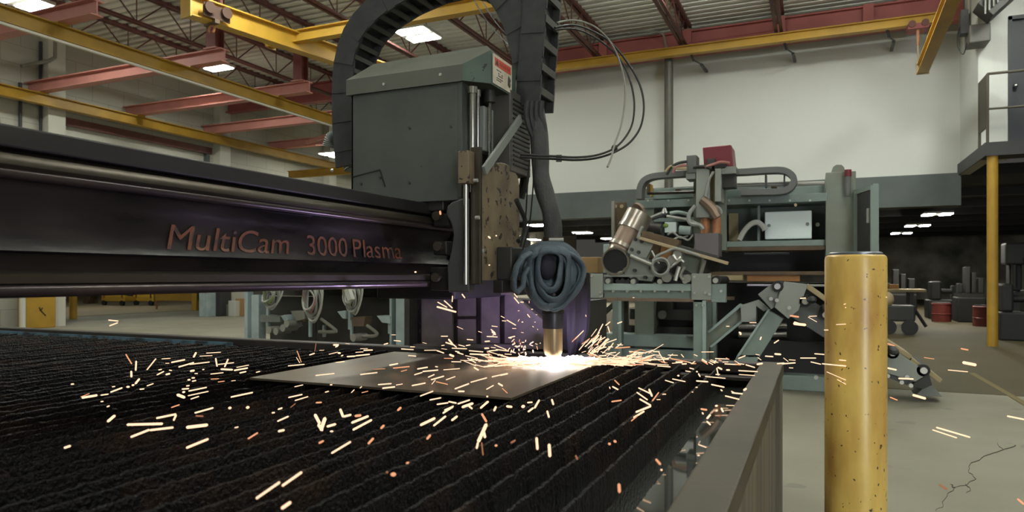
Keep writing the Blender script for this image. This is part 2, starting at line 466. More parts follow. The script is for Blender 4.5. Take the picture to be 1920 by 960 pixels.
# round dark column in front of the white wall
c1 = at(1254, 300, Y=14.35)
m = MB().cyl((c1.x, 14.35, 0), (c1.x, 14.35, 5.72), .09, 20)
m.box(c1.x-.16, 14.2, 5.68, c1.x+.16, 14.5, 5.73)
mat('column_grey', (.095,.09,.072), .4, col2=(.07,.066,.055), scale=4, stretch=(3,3,.5))
struct('column_back', m, 'column_grey', smooth=True)

# left wall with pilasters and a raised sectional door
m = MB().box(WX-.25, -6, 0, WX, 10.1, ZC+.1).box(WX-.25, 14.3, 0, WX, 31, ZC+.1).box(WX-.25, 10.1, 4.62, WX, 14.3, ZC+.1)
struct('wall_left', m, 'block_wall')
struct('wall_far', MB().box(WX, 30.8, 0, XL, 31, ZC+.1), 'block_wall')
struct('wall_far_right', MB().box(XL-.25, WY+.25, 0, XL, 30.8, ZC+.1), 'block_wall')
for y0 in (5.0, 9.72, 14.45, 19.2, 23.9):
    struct('pilaster', MB().box(WX, y0, 0, WX+.25, y0+.38, ZC), 'pilaster')
struct('lintel_left', MB().box(WX-.02, 10.05, 4.50, WX+.06, 14.35, 4.68), 'joist')
d2 = struct('door_2', MB().box(WX-.16, 10.16, 1.25, WX-.10, 14.24, 4.55), 'pilaster')
m = MB().box(WX-.18, 10.1, 0, WX+.03, 10.2, 4.55).box(WX-.18, 14.2, 0, WX+.03, 14.3, 4.55)
m.build('door_frame', 'lintel', d2)
m = MB()
for k in range(5): m.box(WX-.105, 10.16, 1.85+k*.55, WX-.095, 14.24, 1.865+k*.55)
m.build('door_joint', 'lintel', d2)

# pipes on the left wall
def wall_pipe(name, label, pts, r, mm='cable_grey', cat='pipe'):
    return tag(MB().tube(pts, r, 8).build(name, mm, None, smooth=True), label, cat)
yp = at(38, 150, X=WX+.06).y
wall_pipe('wall_conduit', 'thin vertical conduit at the far left of the block wall', [(WX+.06, yp, 2.2), (WX+.06, yp, 5.2)], .035, 'dark_steel')
yp = at(76, 150, X=WX+.06).y
wall_pipe('wall_conduit', 'vertical conduit on the block wall just before the near pilaster', [(WX+.06, yp, 2.2), (WX+.06, yp, 6.2)], .03, 'dark_steel')
a, b_, c_ = at(40,124,X=WX+.25), at(92,114,X=WX+.25), at(103,108,X=WX+.25)
wall_pipe('sprinkler_pipe', 'grey elbowed pipe running across the conduits at upper left', [a, b_, c_, c_ + Vector((0,0,.35))], .04)
a, b_ = at(-60,68,X=WX+.35), at(640,262,X=WX+.35)

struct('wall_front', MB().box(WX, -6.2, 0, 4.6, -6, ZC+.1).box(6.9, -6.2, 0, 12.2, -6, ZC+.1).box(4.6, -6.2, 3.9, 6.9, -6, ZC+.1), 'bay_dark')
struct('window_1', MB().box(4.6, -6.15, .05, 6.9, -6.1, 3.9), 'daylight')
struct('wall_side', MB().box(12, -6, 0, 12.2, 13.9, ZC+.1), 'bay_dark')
# bay beyond the raised door
struct('wall_yard', MB().box(-34, 3, 0, -33.8, 34, 5), 'bay_floor_tan')
struct('floor_yard', MB().box(-34, 3, .0, -18.4, 34, .006), 'bay_floor_tan')  # dimmer light past the bright floor edge is put into this tan slab
struct('floor_bay', MB().box(-6, 7.68, .0, 14, 38, .004), 'floor_tan')  # tan floor, darkened further for the weaker light under the bay
# ================================================================== CRANES AND STEEL OVERHEAD (LEFT)
for nm, X, yy0, yy1, lab in (('near', -10.7, 3.0, 20.5, 'long yellow crane runway beam hung under the near ends of the pink brackets'),
                             ('far', -15.05, 3.0, 24.0, 'long yellow crane runway beam close to the block wall, lower in view')):
    r = thing('crane_runway', lab, 'crane runway', (X, yy0, 4.75))
    MB().ibeam((X, yy0, 4.86), (X, yy1, 4.86), .16, .235, .02).build('beam', 'ochre', r)
    m = MB()
    for k in range(5):
        yb = (7.0, 9.45, 11.75, 14.1, 16.6)[k]; m.box(X-.1, yb-.1, 4.975, X+.1, yb+.1, 5.0)
    m.each('clamp', 'ochre', r)
    if nm == 'near': MB().box(X+.015, yy0, 4.70, X+.065, yy1, 4.735).build('conductor_bar', 'conductor', r)
labs = ['nearest, with its end at upper left above the crane runway', 'second from the left edge, under a light fixture', 'third, its post in the middle of the roof on the left',
        'fourth, running behind the left side of the machine cabinet', 'farthest, low beside the machine cabinet']
for k, yb in enumerate((7.0, 9.45, 11.75, 14.1, 16.6)):
    r = thing('bracket_beam', 'pink steel bracket beam from the left wall: ' + labs[k], 'bracket beam', (-12.7, yb, 5.0), 'pink bracket beams of the crane runways')
    MB().ibeam((WX+.02, yb, 5.12), (-9.85, yb, 5.12), .20, .24, .022).build('beam', 'pink', r)
    m = MB().box(-10.2, yb-.11, 5.24, -9.98, yb-.09, ZC-.04).box(-10.2, yb+.09, 5.24, -9.98, yb+.11, ZC-.04).box(-10.1, yb-.09, 5.24, -10.08, yb+.09, ZC-.04)
    m.build('hanger_post', 'post_red', r)
    MB().box(-10.24, yb-.14, 5.24, -9.94, yb+.14, 5.265).build('end_plate', 'pink', r)
# diagonal brace under the far brackets
o = MB().beam(at(575,268,Y=16.0), at(640,246,Y=15.0), .09, .09).build('diagonal_brace', 'pink', None)
tag(o, 'short pink diagonal brace beside the left cable chain', 'brace')

# upper bridge: girder running away from us, its trolley, and the cross girder
A = at(350, 9, z=HC+4.02); B = at(652, 112, z=HC+4.02)
gr = thing('crane_girder', 'bright yellow crane girder crossing the roof from upper left towards the cabinet', 'crane girder', (A.x, A.y, A.z))
dirg = (B-A).normalized(); B = B + dirg*1.0
MB().ibeam(A, B, .20, .32, .022).build('beam', 'crane_yellow', gr)
MB().beam(A - dirg*.02, A + dirg*.0, .26, .38).build('end_plate', 'crane_yellow', gr)
m = MB()
for t in (.25, .55): m.beam(A + dirg*t + Vector((0,0,.16)), A + dirg*t + Vector((0,0,.5)), .05, .05)
m.each('hanger', 'joist', gr)
tp = at(397, 24, d=(A - Vector((0,0,HC))).dot(Vector((-sn, cs, 0))) * 1.03)
tr = thing('hoist_trolley', 'brown hoist trolley with round wheels hanging on the yellow crane girder', 'trolley', (tp.x, tp.y, tp.z-.2))
side = dirg.cross(Vector((0,0,1))).normalized()
for sg in (-1, 1):
    pl = MB().beam(tp - dirg*.22 + side*sg*.13 - Vector((0,0,.03)), tp + dirg*.22 + side*sg*.13 - Vector((0,0,.03)), .02, .20).build('side_plate', 'trolley', tr)
    for q in (-1, 1):
        c = tp + dirg*.14*q + side*sg*.15
        MB().cyl(c, c + side*sg*.045, .085, 16).build('wheel', 'trolley', tr, smooth=True)
MB().beam(tp - side*.15 - Vector((0,0,.16)), tp + side*.15 - Vector((0,0,.16)), .08, .06).build('axle', 'brown', tr)
MB().tube(arc(tp - Vector((0,0,.25)), .055, -60, 240, 10), .018, 6).build('shackle', 'orange', tr, smooth=True)
yb = at(510, 80, z=HC+4.08).y; xb = at(508, 82, Y=yb).x
cg = thing('crane_girder', 'bright yellow crane girder running straight across under the roof behind the cable chain', 'crane girder', (xb, yb, 5.1))
MB().ibeam((xb, yb, HC+4.10), (2.0, yb, HC+4.10), .16, .20, .018).build('beam', 'crane_yellow', cg)
MB().box(xb-.02, yb-.12, HC+3.98, xb, yb+.12, HC+4.22).build('end_plate', 'crane_yellow', cg)
# low cross girder behind the cabinet
p0 = at(541, 328, X=-15.0); p1 = at(662, 318, Y=p0.y)
g2 = thing('crane_girder', 'short-looking yellow crane girder low behind the left side of the cabinet', 'crane girder', (p0.x, p0.y, p0.z))
MB().ibeam((p0.x, p0.y, p0.z), (-10.75, p0.y, p0.z), .14, .22, .02).build('beam', 'crane_yellow', g2)
MB().ball((at(622,322,Y=p0.y-.1).x, p0.y-.09, p0.z+.02), .05, .03, .05).build('bolt', 'lamp_body', g2, smooth=True)
# back runway over the white wall
p0 = at(1780, 34, Y=14.1); zc = 5.62
rb = thing('crane_runway', 'yellow crane runway beam along the top of the white back wall', 'crane runway', (-3, 14.1, 5.5))
MB().ibeam((-8.0, 14.1, zc), (p0.x, 14.1, zc), .16, .17, .018).build('beam', 'crane_yellow', rb)
MB().box(p0.x, 14.0, zc-.12, p0.x+.03, 14.2, zc+.12).build('end_stop', 'crane_yellow', rb)
for u, v in ((1300,107), (1475,80), (1668,60)):
    q = at(u, v, Y=14.15)
    MB().beam((q.x-.04, 14.15, zc-.08), (q.x+.0, 14.2, zc-.20), .04, .03).beam((q.x+.10, 14.5, zc-.20), (q.x+.12, 15.18, zc-.16), .05, .05).beam((q.x, 14.2, zc-.19), (q.x+.10, 14.5, zc-.19), .02, .02).build('bracket', 'dark_steel', rb)
# tilted jib at the upper right
a, b_ = at(1730, 128, z=HC+3.55), at(1786, -8, z=HC+3.55)
jb = thing('jib_beam', 'yellow jib beam slanting down at the upper right in front of the white wall', 'crane jib', (a.x, a.y, a.z))
MB().ibeam(a, b_ + (b_-a)*.4, .17, .17, .016).build('beam', 'crane_yellow', jb)
MB().beam(a - (b_-a).normalized()*.02, a, .2, .2).build('end_plate', 'tan', jb)
tp = at(1722, 47, Y=13.95)
t2 = thing('hoist_trolley', 'small dark red trolley on the back runway beside the slanting jib', 'trolley', (tp.x, tp.y, tp.z))
MB().box(tp.x-.16, tp.y-.03, tp.z-.06, tp.x+.16, tp.y+.3, tp.z+.03).build('frame', 'girder', t2)
for q in (-.1, .1): MB().cyl((tp.x+q, tp.y-.06, tp.z+.02), (tp.x+q, tp.y-.03, tp.z+.02), .06, 14).build('wheel', 'joist', t2, smooth=True)
MB().cyl((tp.x, tp.y+.05, tp.z-.06), (tp.x, tp.y+.05, tp.z-.34), .03, 8, r2=.02).build('hook', 'orange', t2)
MB().cyl((tp.x, tp.y+.05, tp.z-.34), (tp.x, tp.y+.05, tp.z-.75), .012, 6).build('pull_cord', 'tan', t2)

# unit heater on the office wall
hx = at(1835, 45, Y=13.25)
uh = thing('unit_heater', 'grey unit heater with a tilted louvred box hung high on the office wall corner', 'heater', (hx.x, 13.25, hx.z-.2))
m = bpx(MB(), 1818, 44, 1858, 78, 13.2, .42); m.build('casing', 'vent_grey', uh, bevel=.015)
q0, q1 = at(1842, 26, Y=13.0), at(1893, -20, Y=13.0)
MB().beam(q0, q1, .42, .30, (0,0,1)).build('fan_box', 'motor_dark', uh, bevel=.01)
m = MB()
for k in range(6):
    t = q0.lerp(q1, .12 + k*.15); m.beam(t + Vector((-.05,-.24,-.12)), t + Vector((-.05,-.24,.14)), .02, .02)
m.build('louvre', 'bracket_grey', uh)
bpx(MB(), 1802, 18, 1816, 62, 13.3, .2).build('bracket', 'dark_steel', uh)
MB().tube(smoothpath([at(1810,30,Y=13.3), at(1797,60,Y=13.4), at(1796,85,Y=13.4), at(1806,102,Y=13.4), at(1813,80,Y=13.4)]), .010, 6).build('cord', 'cable', uh)
o = MB().tube([at(1817,60,Y=13.5), at(1817,-30,Y=13.5)], .03, 8).build('heater_pipe', 'cable_grey', None, smooth=True)
tag(o, 'grey pipe dropping from the roof to the unit heater', 'pipe')

# ------------------------------------------------------------------ light fixtures (glowing panels light the hall, unseen ones are added)
def fixture(x, y, z, label, s=1.0, mm='lamp', rot=False, group='high-bay light fixtures of the hall', up=False):
    r = thing('light_fixture', label, 'light fixture', (x, y, z), group)
    for q in (-1, 1):
        m = MB()
        w, l = .27*s, .62*s
        if rot: m.box(x+q*.22*s-w/2, y-l/2, z, x+q*.22*s+w/2, y+l/2, z+.012)
        else: m.box(x-l/2, y+q*.22*s-w/2, z, x+l/2, y+q*.22*s+w/2, z+.012)
        m.build('light_panel', mm, r)
    MB().box(x-.36*s, y-.37*s, z+.012, x+.36*s, y+.37*s, z+.07*s).build('housing', 'lamp_body', r, bevel=.01)
    if up: MB().box(x-.3, y-.05, z+.075, x+.3, y+.05, z+.085).build('added_uplight', 'ceiling_fill', r)  # strip added on unseen fixtures to brighten the ceiling
    MB().cyl((x-.2*s, y, z+.07*s), (x-.2*s, y, z+.3*s), .008, 6).cyl((x+.2*s, y, z+.07*s), (x+.2*s, y, z+.3*s), .008, 6).build('hanger_wire', 'dark_steel', r)
    return r
ZL = HC + 4.75
p = at(783, 66, z=ZL); fixture(p.x, p.y, ZL, 'twin-panel light under the roof directly above the machine cabinet')
p = at(396, 124, z=ZL); fixture(p.x, p.y, ZL, 'twin-panel light behind the second pink bracket beam')
p = at(40, 4, z=ZL); fixture(p.x, p.y, ZL, 'twin-panel light cut off by the top left corner')
p = at(628, 291, z=HC+3.7); fixture(p.x, p.y, HC+3.7, 'small-looking light low on the left beside the corrugated conduit')
for x, y in ((-22.0, 10.0), (-22.0, 15.5)): fixture(x, y, 4.4, 'added light brightening the yard beyond the raised door, outside the view')  # unseen pair added to brighten the dark yard
for x, y in LAMPS: fixture(x, y, ZL, 'added twin-panel light filling the hall from outside the view', up=True)  # unseen fixtures added as fill for the hall
for (u, v, lab) in ((1757,403,'nearest of the row of three lights in the dark bay on the right'), (1720,424,'middle one of the row of three lights in the dark bay on the right'),
                    (1690,438,'farthest of the row of three lights in the dark bay on the right'), (1092,437,'light in the dark bay just right of the torch hose'),
                    (1011,423,'light in the dark bay between the wires and the torch hose'), (998,450,'low light in the dark bay left of the wrapped torch'), (1143,448,'light in the dark bay beside the galvanised duct')):
    p = at(u, v, z=2.5); fixture(p.x, p.y, 2.5, lab, .8, 'lamp_far', rot=u > 1500, group='lights of the dark low bay')

# ================================================================== THINGS BEYOND THE RAISED DOOR
def pbox(name, label, cat, u0, v0, u1, v1, d, dy, mm, group=None):
    Y = at((u0+u1)/2, v1, d=d).y; um = (u0+u1)/2
    return tag(MB().box(at(u0, v1, Y=Y).x, Y, 0 if v1 > 560 else at(um, v1, Y=Y).z, at(u1, v1, Y=Y).x, Y+dy, at(um, v0, Y=Y).z).build(name, mm, None, bevel=.01), label, cat, group)
X1 = -15.0
y0, y1 = at(47, 590, X=X1).y, at(105, 590, X=X1).y
yg = thing('column_guard', 'wide yellow guard with a scratched black mark at the foot of the left wall', 'guard', (X1, (y0+y1)/2, 0))
MB().box(X1-.25, y0, 0, X1, y1, 1.45).build('plate', 'ochre', yg, bevel=.02)
m = MB()
for (a, b_) in (((74,576),(76,583)), ((76,583),(80,577)), ((77,583),(86,592))):
    m.beam(at(*a, X=X1+.004), at(*b_, X=X1+.004), .022, .006, (1,0,0))
m.build('mark', 'black', yg)
yp = at(42, 590, X=-14.9).y
tag(MB().cyl((-14.9, yp, 0), (-14.9, yp, 1.6), .055, 14).build('white_post', 'pilaster', None, smooth=True), 'thin white post left of the wide yellow guard', 'post')
c = at(137, 598, z=0); tag(MB().cyl((c.x, c.y, 0), (c.x, c.y, 1.2), .09, 16).lathe([(.09,1.2),(.06,1.25),(.01,1.265)], (c.x,c.y,0), 16).build('guard_post', 'crane_yellow', None, smooth=True), 'orange-yellow guard post at the edge of the door opening', 'post')
def cart(u0, u1, label):
    c = at((u0+u1)/2, 573, z=0); k = c.y
    r = thing('steel_cart', label, 'cart', (c.x, k, 0), 'yellow carts beyond the door')
    a, b_ = at(u0, 560, Y=k), at(u1, 560, Y=k)
    MB().box(a.x, k, .16, b_.x, k+.5, .34).build('deck', 'ochre', r, bevel=.02)
    MB().box(a.x, k, .34, b_.x, k+.1, .46).build('side_rail', 'crane_yellow', r)
    for x in (a.x+.15, b_.x-.15):
        MB().cyl((x, k-.03, .10), (x, k+.06, .10), .10, 16).build('wheel', 'black', r, smooth=True)
        MB().box(x-.04, k, .28, x+.04, k+.06, .95).build('stake', 'brown', r)
cart(190, 234, 'low yellow steel cart left of the others beyond the door')
cart(250, 288, 'low yellow steel cart in the middle beyond the door')
c = at(172, 570, z=0); o = MB().beam((c.x-.3, c.y, 0), (c.x+.15, c.y, .8), .16, .3).box(c.x-.5, c.y, 0, c.x-.2, c.y+.4, .55).build('scrap_block', 'brown', None); tag(o, 'leaning brown steel block left of the yellow carts', 'block')
c = at(330, 581, z=0); Y = c.y
rr = thing('barrier_rail', 'yellow barrier rail on thin and thick posts beyond the door', 'barrier', (c.x, Y, 0))
a, b_ = at(293, 560, Y=Y), at(372, 560, Y=Y)
MB().box(a.x, Y-.03, .30, b_.x, Y+.03, .80).build('rail', 'ochre', rr)
MB().cyl((a.x+.02, Y, 0), (a.x+.02, Y, .8), .03, 8).build('post', 'orange', rr)
MB().box(b_.x-.22, Y-.08, 0, b_.x, Y+.08, .75).build('post', 'crane_yellow', rr, bevel=.01)
pbox('steel_locker', 'pale blue cabinet beside the yellow barrier beyond the door', 'cabinet', 373, 545, 388, 584, 18.8, .4, 'post_blue')
pbox('guard_post', 'yellow post in front of the dark locker by the second pilaster', 'post', 391, 540, 398, 584, 19.2, .12, 'crane_yellow')
pbox('steel_locker', 'dark locker left of the cartons at the left wall', 'cabinet', 399, 540, 413, 585, 19.0, .4, 'dark_steel')
pbox('storage_bin', 'grey bin between dark locker and white carton', 'bin', 407, 570, 424, 585, 19.2, .3, 'bracket_grey')
pbox('carton', 'white carton on the floor beside the brown carton', 'carton', 428, 564, 441, 586, 19.0, .3, 'carton_white')
pbox('carton', 'brown cardboard carton at the left wall behind the gantry', 'carton', 441, 560, 456, 586, 19.1, .3, 'carton')
# ================================================================== CUTTING TABLE
TZ = .75
tb = thing('cutting_table', 'big dark plasma cutting table with rows of slag-crusted slats and a flat steel rim', 'cutting table', (-2.9, 1.6, 0))
TX0, TX1, TY0, TY1 = -6.2, -.12, .15, 3.02
m = MB().box(-.205, TY0, .70, TX1, TY1, TZ).box(-.205, TY0, .55, -.19, TY1-.02, .70)
m.build('side_rim', 'rim', tb, bevel=.004)
m = MB().box(-.165, TY0, .0, TX1-.004, TY1-.004, .699)
m.build('side_panel', 'table_side', tb)
m = MB().box(TX0, TY1-.075, .705, -.206, TY1, TZ-.002).box(TX0, TY1-.02, .0, -.206, TY1, .70)
m.build('far_rim', 'rim_dark', tb, bevel=.006)
m = MB().box(TX0, TY1-.17, .690, -.206, TY1-.10, .702).box(TX0, TY1-.105, .62, -.206, TY1-.095, .702)
m.build('slat_support', 'rim_dark', tb)
MB().box(TX0, TY1-.094, .63, -3.0, TY1-.082, .728).build('painted_strip', 'blue_paint', tb)
MB().box(TX0-.06, TY0, .06, TX0, TY1, TZ).build('end_rim', 'rim_dark', tb, bevel=.004)
MB().box(TX0, TY0, .50, -.21, TY1-.03, .54).build('pan', 'pan', tb)
MB().box(TX0, TY0, .545, -.206, TY1-.022, .660).build('water', 'water', tb)
rs = random.Random(11)
k = 0; x = -.366
while x > TX0 + .05:
    m = MB(); bm = m.bm; y = TY0 + .02; prev = None
    step = .011 if x > -1.6 else .018
    hz = rs.uniform(-.004, .002); n = 0; lump = 0
    while y < TY1 - (.11 if x > -2.2 else .21):
        if rs.random() < .12: lump = rs.uniform(.5, 1)
        lump *= .72
        t = .0022 + .0012*rs.random() + .0028*lump
        z1 = .734 + hz + rs.uniform(-.0024, .0014) + .0008*math.sin(y*23+x*90) - (.007*rs.random() if rs.random() < .05 else 0)
        dx = rs.uniform(-.0007, .0007) + .0007*math.sin(y*5 + x*31)
        cur = [bm.verts.new(p) for p in ((x-.004, y, .545), (x-t-.002+dx, y, .700+rs.uniform(-.01,.01)), (x-t+dx, y, z1-.003), (x+dx, y, z1), (x+t+dx, y, z1-.003), (x+t+.002+dx, y, .700+rs.uniform(-.01,.01)), (x+.004, y, .545))]
        if prev:
            for j in range(6): bm.faces.new((prev[j], prev[j+1], cur[j+1], cur[j]))
        prev = cur; y += step
    m.build('slat', 'slat', tb)
    x -= .0755 if x > -2.4 else .085

# steel sheet being cut
st = MB().box(-1.815, 1.85, .738, -.812, 2.76, .746).build('steel_sheet', 'sheet', None, bevel=.001)
tag(st, 'flat bare steel sheet lying on the slats under the torch', 'steel sheet')

# ================================================================== GANTRY
mat('gantry_gloss', (.045,.036,.042), .30, metal=.4, col2=(.075,.055,.05), scale=9, bump=.12, bscale=22, stretch=(1,.3,1))
GX = -1.40
ga = thing('plasma_gantry', 'long dark gantry beam with faded orange lettering spanning the cutting table', 'gantry', (GX-.25, 1.4, .6))
def prof_beam(prof, y0, y1):
    return MB().prism([(x, y0, z) for x, z in prof], (0, y1-y0, 0))
Y0, Y1 = -.6, 2.62
prof_beam([(GX-.50,1.345),(GX-.50,1.388),(GX,1.388),(GX,1.345)], Y0, Y1).build('top_flange', 'gantry_black', ga, bevel=.004)
prof_beam([(GX-.44,1.06),(GX-.44,1.346),(GX-.035,1.346),(GX-.035,1.300),(GX-.030,1.285),(GX-.040,1.25),(GX-.043,1.22),(GX-.040,1.175),(GX-.028,1.150),(GX-.055,1.146),(GX-.055,1.06)], Y0, Y1).build('web', 'gantry_face', ga, smooth=True, angle=50)
prof_beam([(GX-.04,1.302),(GX-.04,1.334),(GX-.004,1.334),(GX+.004,1.322),(GX+.004,1.312),(GX-.010,1.302)], Y0, Y1).build('upper_rail', 'rail_steel', ga, smooth=True)
MB().cyl((GX-.012, Y0, 1.298), (GX-.012, Y1, 1.298), .011, 20).build('bead', 'gantry_gloss', ga, smooth=True)
prof_beam([(GX-.055,1.086),(GX-.055,1.112),(GX-.008,1.112),(GX+.004,1.104),(GX+.004,1.086)], Y0, Y1).build('lower_rail', 'rail_steel', ga, smooth=True)
prof_beam([(GX-.48,1.086)] + [(GX-.010+.016*math.cos(t), 1.072+.014*math.sin(t)) for t in (math.radians(90-20*k) for k in range(10))] + [(GX-.48,1.058)], Y0, Y1).build('bottom_flange', 'gantry_gloss', ga, smooth=True, angle=60)

def word(txt, y0, y1, zb, cap, shear=0.0, weight=.0):
    cu = bpy.data.curves.new('lettering', 'FONT'); cu.body = txt; cu.size = 1; cu.shear = shear; cu.offset = weight; cu.extrude = 0.0
    o = bpy.data.objects.new('tmp', cu); C.objects.link(o)
    bpy.context.view_layer.update()
    me = bpy.data.meshes.new_from_object(o.evaluated_get(bpy.context.evaluated_depsgraph_get()))
    bpy.data.objects.remove(o)
    xs = [v.co.x for v in me.vertices]; a, b_ = min(xs), max(xs)
    capu = .70
    out = []
    for v in me.vertices:
        out.append(((v.co.x-a)/(b_-a)*(y1-y0)+y0, zb + v.co.y/capu*cap))
    return me, out
for txt, a, b_, cap, sh in (('MultiCam', 1.196, 1.625, .062, .25), ('3000', 1.705, 1.905, .062, 0), ('Plasma', 1.935, 2.235, .062, 0)):
    me, co = word(txt, a, b_, 1.166, cap, sh, 0.0)
    for v, (y, z) in zip(me.vertices, co):
        pz = ((1.10,-.020),(1.150,-.028),(1.175,-.040),(1.22,-.043),(1.25,-.040),(1.285,-.030)); xx = -.03
        for (za, xa), (zb2, xb2) in zip(pz, pz[1:]):
            if za <= z <= zb2: xx = xa + (xb2-xa)*(z-za)/(zb2-za)
        v.co = Vector((GX + xx + .0022, y, z)) - ga.location
    o = bpy.data.objects.new('lettering', me); C.objects.link(o); o.parent = ga
    me.materials.clear(); me.materials.append(M['letter_orange'])
    md = o.modifiers.new('depth', 'SOLIDIFY'); md.thickness = .0008
# end truck beyond the far rim
ey = 3.16
def E(u, v): return at(u, v, Y=ey)
pl = [E(786,552), E(955,552), E(978,568), E(1040,618), E(1040,650), E(786,650)]
et = MB().prism(pl, (0, .05, 0)).build('end_truck', 'end_truck', ga)
m = MB()
for a, b_ in (((786,548),(962,548)), ((786,648),(1040,648))):
    m.beam(E(*a) - Vector((0,.03,0)), E(*b_) - Vector((0,.03,0)), .06, .022)
m.each('flange', 'end_truck', et)
m = MB()
for u in (788, 856, 900, 944): m.beam(E(u,553) - Vector((0,.008,0)), E(u,648) - Vector((0,.008,0)), .012, .016, (1,0,0))
m.beam(E(856,596) - Vector((0,.008,0)), E(898,596) - Vector((0,.008,0)), .016, .012)
m.each('rib', 'gantry_face', et)
m = MB()
q = E(835, 600); 
m.box(q.x-.25, ey+.05, .30, q.x+.75, ey+.40, .98); m.build('truck_box', 'gantry_black', ga)
m = MB().box(GX-.42, 2.62, 1.0, GX-.02, 3.5, 1.30); m.build('beam_end', 'gantry_black', ga, bevel=.01)

# ================================================================== CARRIAGE WITH CABINET
ca = thing('torch_carriage', 'dark green machine cabinet with lift mechanism riding on the gantry beam', 'carriage', (-1.4, 2.5, 1.39))
FY = 2.35
xl, xr = at(657, 260, Y=FY).x, at(867, 260, Y=FY).x
zb, zt = 1.392, at(867, 152, Y=FY).z
SX = -1.155
# body: open on the +X side so that the lift mechanism shows
BY = 2.78
m = MB().box(xl+.004, FY, zb, xr-.004, FY+.012, zt).box(xl+.004, FY, zb, xl+.016, BY, zt).box(xl+.004, BY-.012, zb, xr, BY, zt).box(xr-.09, FY+.012, zb, xr-.08, BY, zt)
m.box(xr-.022, FY-.001, 1.40, xr-.002, FY+.05, zt)
m.build('cabinet', 'cabinet', ca, bevel=.003)
seam = MB().beam(at(660,332,Y=FY-.002), at(712,318,Y=FY-.002), .004, .004).beam(at(712,318,Y=FY-.002), at(722,350,Y=FY-.002), .004, .004)
seam.build('seam', 'black', ca)
m = MB()
for u, v in ((713,333),(768,343),(677,345),(768,240),(846,238)):
    q = at(u, v, Y=FY); m.cyl((q.x, FY-.004, q.z), (q.x, FY, q.z), .006, 8)
m.each('screw', 'dark_steel', ca)
# lid with chamfered corner
zl0, zl1 = zt-.002, at(867, 122, Y=FY).z
e = .012
pA, pB = (xl-e, FY-e), (xr+.005, FY-e)
pC = (SX+e*.3, FY-e + (SX+e*.3 - (xr+.005))); pD = (SX+e*.3, 2.655); pE = (xr+.005, BY+e); pF = (xl-e, BY+e)
def ridge(u, v, Y): return at(u, v, Y=Y)
zr = at(923, 97, X=SX).z; zd = zr - .014; zrg = zr + .047; RY = FY + .145
r0, r1 = at(707, 123, z=zrg), at(912, 85, z=zrg)
low = [Vector((x, y, zl0)) for x, y in (pA, pB, pC, pD, pE, pF)]
up = [Vector((x, y, zl1)) for x, y in (pA, pB)] + [Vector((pC[0], pC[1], zr)), Vector((pD[0], pD[1], zd)), Vector((pE[0], pE[1], zd)), Vector((pF[0], pF[1], zd))]
m = MB(); bm = m.bm
L = [bm.verts.new(p) for p in low]; U = [bm.verts.new(p) for p in up]
R0 = bm.verts.new((r0.x, RY+.02, zrg)); R1 = bm.verts.new((r1.x, RY, zrg))
for i in range(6):
    j = (i+1) % 6; bm.faces.new((L[i], L[j], U[j], U[i]))
bm.faces.new((U[0], U[1], R1, R0)); bm.faces.new((U[1], U[2], R1)); bm.faces.new((R1, U[2], U[3])); bm.faces.new((R1, U[3], U[4], R0)); bm.faces.new((R0, U[4], U[5])); bm.faces.new((R0, U[5], U[0]))
bm.faces.new(L[::-1])
lid = m.build('lid', 'cabinet_lid', ca)
# the chamfer facet and side keep the cleaner green paint
o_ = .0015
n45 = Vector((1,-1,0)).normalized()*o_
MB().prism([low[1]+n45, low[2]+n45, Vector((low[2].x, low[2].y, zr-.002))+n45, up[1]+n45], n45).build('corner_panel', 'cabinet_green', lid)
MB().box(pC[0], pC[1], zl0-.002, pC[0]+.003, pD[1], zd).build('side_panel', 'cabinet_green', lid)
m = MB()
for u, v in ((720,158),(826,140)):
    q = at(u, v, Y=FY-e); m.cyl((q.x, FY-e-.004, q.z), (q.x, FY-e, q.z), .006, 8)
m.each('screw', 'bolt', lid)
# warning sign on the side
sxx = pC[0] + .004
def S(u, v): return at(u, v, X=sxx)
y0, y1 = S(923.5, 130).y, S(959, 150).y
z1_, z0_ = zl0 + .93*(zr-zl0), zl0 + .04*(zr-zl0)
sg = MB().box(sxx, y0, z0_, sxx+.002, y1, z1_).build('warning_sign', 'sign_white', ca)
def sgn(fy0, fz0, fy1, fz1, mm, nm, t=.0012):
    H, W = z1_-z0_, y1-y0
    return MB().box(sxx+.002, y0+fy0*W, z0_+fz0*H, sxx+.002+t, y0+fy1*W, z0_+fz1*H).build(nm, mm, sg)
sgn(.09, .63, .93, .90, 'sign_red', 'red_band')
H, W = z1_-z0_, y1-y0
def tri(p): return [Vector((sxx+.0034, y0+a*W, z0_+b_*H)) for a, b_ in p]
mk = MB().prism(tri([(.12,.67),(.27,.67),(.195,.86)]), (.0006,0,0)); 
mk.build('triangle', 'sign_ink', sg)
m = MB()
for k in range(6): m.box(sxx+.0033, y0+(.33+k*.095)*W, z0_+.70*H, sxx+.0039, y0+(.375+k*.095)*W, z0_+.82*H)
mat('sign_red_dark', (.30,.05,.04), .5); m.build('header_strokes', 'sign_red_dark', sg)
m = MB()
for r_, row in enumerate((.50, .40, .33, .23, .16)):
    for k in range(4):
        if rs.random() < .85: m.box(sxx+.002, y0+(.18+k*.085)*W, z0_+row*H, sxx+.003, y0+(.18+k*.085+.06)*W, z0_+(row+.03)*H)
m.build('text_lines', 'sign_ink', sg)
MB().prism(tri([(.76,.22),(.84,.14),(.90,.22),(.88,.34),(.92,.42),(.84,.52),(.80,.56),(.77,.44)]), (.0006,0,0)).build('hand_mark', 'sign_ink', sg)

